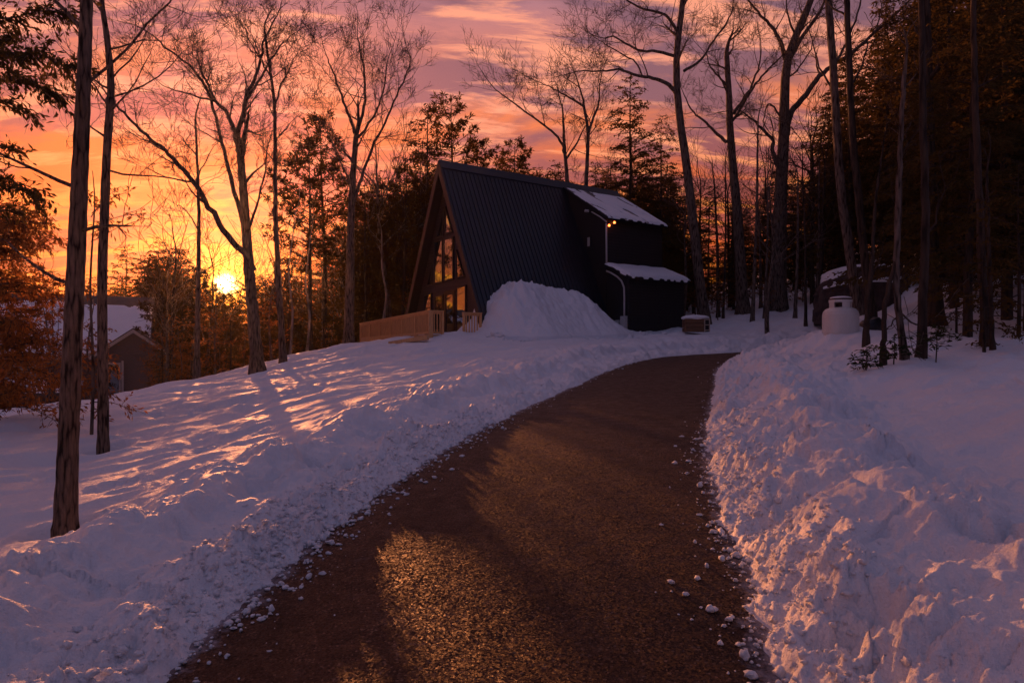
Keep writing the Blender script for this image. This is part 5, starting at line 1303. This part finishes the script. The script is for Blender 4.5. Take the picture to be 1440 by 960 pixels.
def sprigs():
    # low evergreen shoots poking out of the snow by the three young trees, and boughs at the right edge
    for i, (px, py, Y, h, lab) in enumerate([(1217, 487, 11.6, .35, 'small leafy sprig poking from the snow, leftmost below the black tub'), (1256, 497, 11.6, .5, 'small leafy sprig between the twisted sapling and the leaning young tree'),
                                             (1316, 500, 11.8, .55, 'spreading evergreen sprig at the foot of the rightmost young tree')]):
        T = Tree(50 + i); rng = T.rng; fo = TB(); b = W(px, py, Y); b[2] = gz(b[0], b[1]); T.tr.tube([b - [0, 0, .1], b + [.02, 0, h * .5], b + [.03, .02, h]], [.012, .009, .005], 6)
        C = []; D = []
        for k in range(16):
            az = rng.uniform(0, 6.28); d = np.array([math.cos(az), math.sin(az) * .8, rng.uniform(-.15, .35)]); L = rng.uniform(.2, .5); p = b + [.02, 0, h * rng.uniform(.3, 1)]
            T.cr.tube([p, p + d * L * .6, p + d * L + [0, 0, -.05]], [.006, .005, .003], 3); n = int(L * 30); u = rng.random(n); C.append(p + d * (u * L)[:, None] + rng.normal(0, .02, (n, 3))); D.append(d + rng.normal(0, .6, (n, 3)))
        C = np.concatenate(C); D = np.concatenate(D); n = len(C); V, Q = quads_leaf(C, D, rng.uniform(.07, .13, n), rng.uniform(.02, .045, n), rng, .3); fo.raw(V, Q)
        root = finish('sprig', lab, 'plant', T, tuple(b), None, 'bark'); put(bpy.data.objects.new('foliage', fo.mesh('foliage', M['leafgreen'], b, False)), root)
    x, y, z = at(1384, 12.4)
    plant('young_conifer', LOWH[0], TC, (x, y, z), 'sparse young hemlock around the slim trunk near the right frame edge', 'young conifer', None, 1.0, .62)
    x, y, z = at(1432, 13.5)
    plant('young_conifer', LOWH[1], TC, (x, y, z), 'young hemlock cut by the right frame edge', 'young conifer', None, 2.0, .8)
    x, y, z = at(1345, 17)
    plant('young_conifer', LOWH[2], TC, (x, y, z), 'thin young hemlock on the slope behind the dark thick trunk', 'young conifer', None, 2.5, .6)
    x, y, z = at(1235, 60)
sprigs()

# ------------------------------------------------------------------ camera, sun, sky
cam = bpy.data.cameras.new('camera'); co = bpy.data.objects.new('camera', cam); put(co, None, (0, 0, EYE)); co.rotation_euler = (PI / 2, 0, 0)
cam.sensor_width = 36; cam.lens = 24.0; cam.shift_y = 10 / 1440; cam.clip_start = 0.05; cam.clip_end = 3000
scene.camera = co

sd_ = Vector(((318 - 720) / F, 1.0, (HY - 400) / F)).normalized()      # towards the sun
SUN_AZ = math.atan2(sd_.x, sd_.y); SUN_EL = math.radians(9.4)
sl_ = Vector((math.sin(SUN_AZ) * math.cos(SUN_EL), math.cos(SUN_AZ) * math.cos(SUN_EL), math.sin(SUN_EL)))
sun = bpy.data.lights.new('sun', 'SUN'); so = bpy.data.objects.new('sun', sun); put(so)
sun.energy = 5.0; sun.angle = math.radians(0.9); sun.color = (1.0, 0.33, 0.11)
so.rotation_euler = (-sl_).to_track_quat('-Z', 'Y').to_euler()

def sky():
    w = bpy.data.worlds.new('World'); scene.world = w; w.use_nodes = True; nt = w.node_tree; nt.nodes.clear()
    out = nt.nodes.new('ShaderNodeOutputWorld')
    st = nt.nodes.new('ShaderNodeTexSky'); st.sky_type = 'NISHITA'; st.sun_disc = False; st.sun_elevation = SUN_EL; st.sun_rotation = SUN_AZ; st.air_density = 1.6; st.dust_density = 3.0; st.ozone_density = 3.0
    b1 = nt.nodes.new('ShaderNodeBackground'); nt.links.new(mix_c(nt, 1.0, st.outputs[0], (0.36, 0.10, 0.10), 'MULTIPLY'), b1.inputs[0]); b1.inputs[1].default_value = 0.05
    tc = nt.nodes.new('ShaderNodeTexCoord'); vec = tc.outputs['Generated']
    sp = nt.nodes.new('ShaderNodeSeparateXYZ'); nt.links.new(vec, sp.inputs[0]); z = sp.outputs[2]
    def dot(v):
        n = nt.nodes.new('ShaderNodeVectorMath'); n.operation = 'DOT_PRODUCT'; nt.links.new(vec, n.inputs[0]); n.inputs[1].default_value = v; return n.outputs['Value']
    ds = dot(tuple(sd_)); hz = Vector((sd_.x, sd_.y, 0)).normalized(); dh = dot((hz.x, hz.y, 0))
    # clear-sky colour by height, towards the sun
    warm = ramp(nt, z, [(0.0, (0.55, 0.075, 0.008)), (0.09, (0.84, 0.13, 0.005)), (0.17, (0.92, 0.14, 0.006)), (0.25, (0.90, 0.17, 0.022)), (0.35, (0.82, 0.24, 0.11)), (0.45, (0.44, 0.20, 0.23)), (0.60, (0.18, 0.155, 0.29)), (1.0, (0.125, 0.165, 0.33))])
    cold = ramp(nt, z, [(0.0, (0.09, 0.075, 0.13)), (0.15, (0.14, 0.10, 0.18)), (0.4, (0.13, 0.145, 0.28)), (1.0, (0.125, 0.165, 0.33))])
    az = ramp(nt, dh, [(0.0, (0, 0, 0)), (0.70, (1, 1, 1))])
    base = mix_c(nt, az.outputs[0], cold.outputs[0], warm.outputs[0])
    # cloud sheet projected on a plane overhead
    den = math_n(nt, 'ADD', math_n(nt, 'MAXIMUM', z, 0.0), 0.24)
    vd = nt.nodes.new('ShaderNodeVectorMath'); vd.operation = 'DIVIDE'; nt.links.new(vec, vd.inputs[0])
    cb = nt.nodes.new('ShaderNodeCombineXYZ'); [nt.links.new(den, cb.inputs[i]) for i in range(3)]; nt.links.new(cb.outputs[0], vd.inputs[1])
    mp = mapping(nt, vd.outputs[0], (0.9, 2.0, 0.0), (0, 0, math.radians(-14)))
    n1 = noise(nt, mp, 1.45, 10, 0.60, 0.45); n2 = noise(nt, mapping(nt, mp, (1, 1.7, 1)), 3.0, 10, 0.64, 0.4)
    m1 = ramp(nt, n1.outputs[0], [(0.41, (0, 0, 0)), (0.52, (1, 1, 1))])
    dark = mix_c(nt, ramp(nt, z, [(0.12, (1, 1, 1)), (0.34, (0, 0, 0))]).outputs[0], (0.20, 0.105, 0.145), (0.36, 0.050, 0.018))
    dark = mix_c(nt, az.outputs[0], (0.08, 0.07, 0.13), dark)
    c1 = mix_c(nt, math_n(nt, 'MULTIPLY', m1.outputs[0], 0.92), base, dark)
    m2 = ramp(nt, n2.outputs[0], [(0.49, (0, 0, 0)), (0.60, (1, 1, 1))])
    lit = mix_c(nt, ramp(nt, z, [(0.16, (1, 1, 1)), (0.32, (0, 0, 0))]).outputs[0], (1.15, 0.42, 0.24), (1.15, 0.32, 0.010))
    c2 = mix_c(nt, math_n(nt, 'MULTIPLY', math_n(nt, 'MULTIPLY', m2.outputs[0], az.outputs[0]), 0.85), c1, lit)
    b2 = nt.nodes.new('ShaderNodeBackground'); nt.links.new(c2, b2.inputs[0]); b2.inputs[1].default_value = 0.78
    # aureole round the sun
    def lobe(p, col, k):
        e = math_n(nt, 'MULTIPLY', math_n(nt, 'POWER', math_n(nt, 'MAXIMUM', ds, 0.0), p), k); b = nt.nodes.new('ShaderNodeBackground'); b.inputs[0].default_value = (*col, 1); nt.links.new(e, b.inputs[1]); return b
    bs = [b1, b2, lobe(40, (1.0, 0.13, 0.0), 0.17), lobe(300, (1.0, 0.32, 0.0), 0.75), lobe(2600, (1.0, 0.46, 0.03), 2.6), lobe(30000, (1.0, 0.74, 0.30), 45.0)]
    cur = bs[0].outputs[0]
    for b in bs[1:]:
        a = nt.nodes.new('ShaderNodeAddShader'); nt.links.new(cur, a.inputs[0]); nt.links.new(b.outputs[0], a.inputs[1]); cur = a.outputs[0]
    nt.links.new(cur, out.inputs[0])
sky()

def haze():
    m = bpy.data.materials.new('evening_haze'); m.use_nodes = True; nt = m.node_tree; nt.nodes.clear()
    out = nt.nodes.new('ShaderNodeOutputMaterial'); v = nt.nodes.new('ShaderNodeVolumePrincipled')
    v.inputs['Color'].default_value = (0.95, 0.85, 0.8, 1); v.inputs['Density'].default_value = HAZE; v.inputs['Anisotropy'].default_value = 0.82
    nt.links.new(v.outputs[0], out.inputs['Volume'])
    b = MB(); b.box(-340, 340, -340, 340, -40, 46); o = b.build('haze', m); tag(o, kind='stuff')
HAZE = 0.00015
haze()
scene.view_settings.view_transform = 'Standard'; scene.view_settings.look = 'None'; scene.view_settings.gamma = 1; scene.view_settings.exposure = 0.25
cy = scene.cycles; cy.max_bounces = 6; cy.diffuse_bounces = 3; cy.glossy_bounces = 3; cy.transmission_bounces = 3; cy.transparent_max_bounces = 4
cy.sample_clamp_indirect = 4.0; cy.use_denoising = True
cy.caustics_reflective = False; cy.caustics_refractive = False
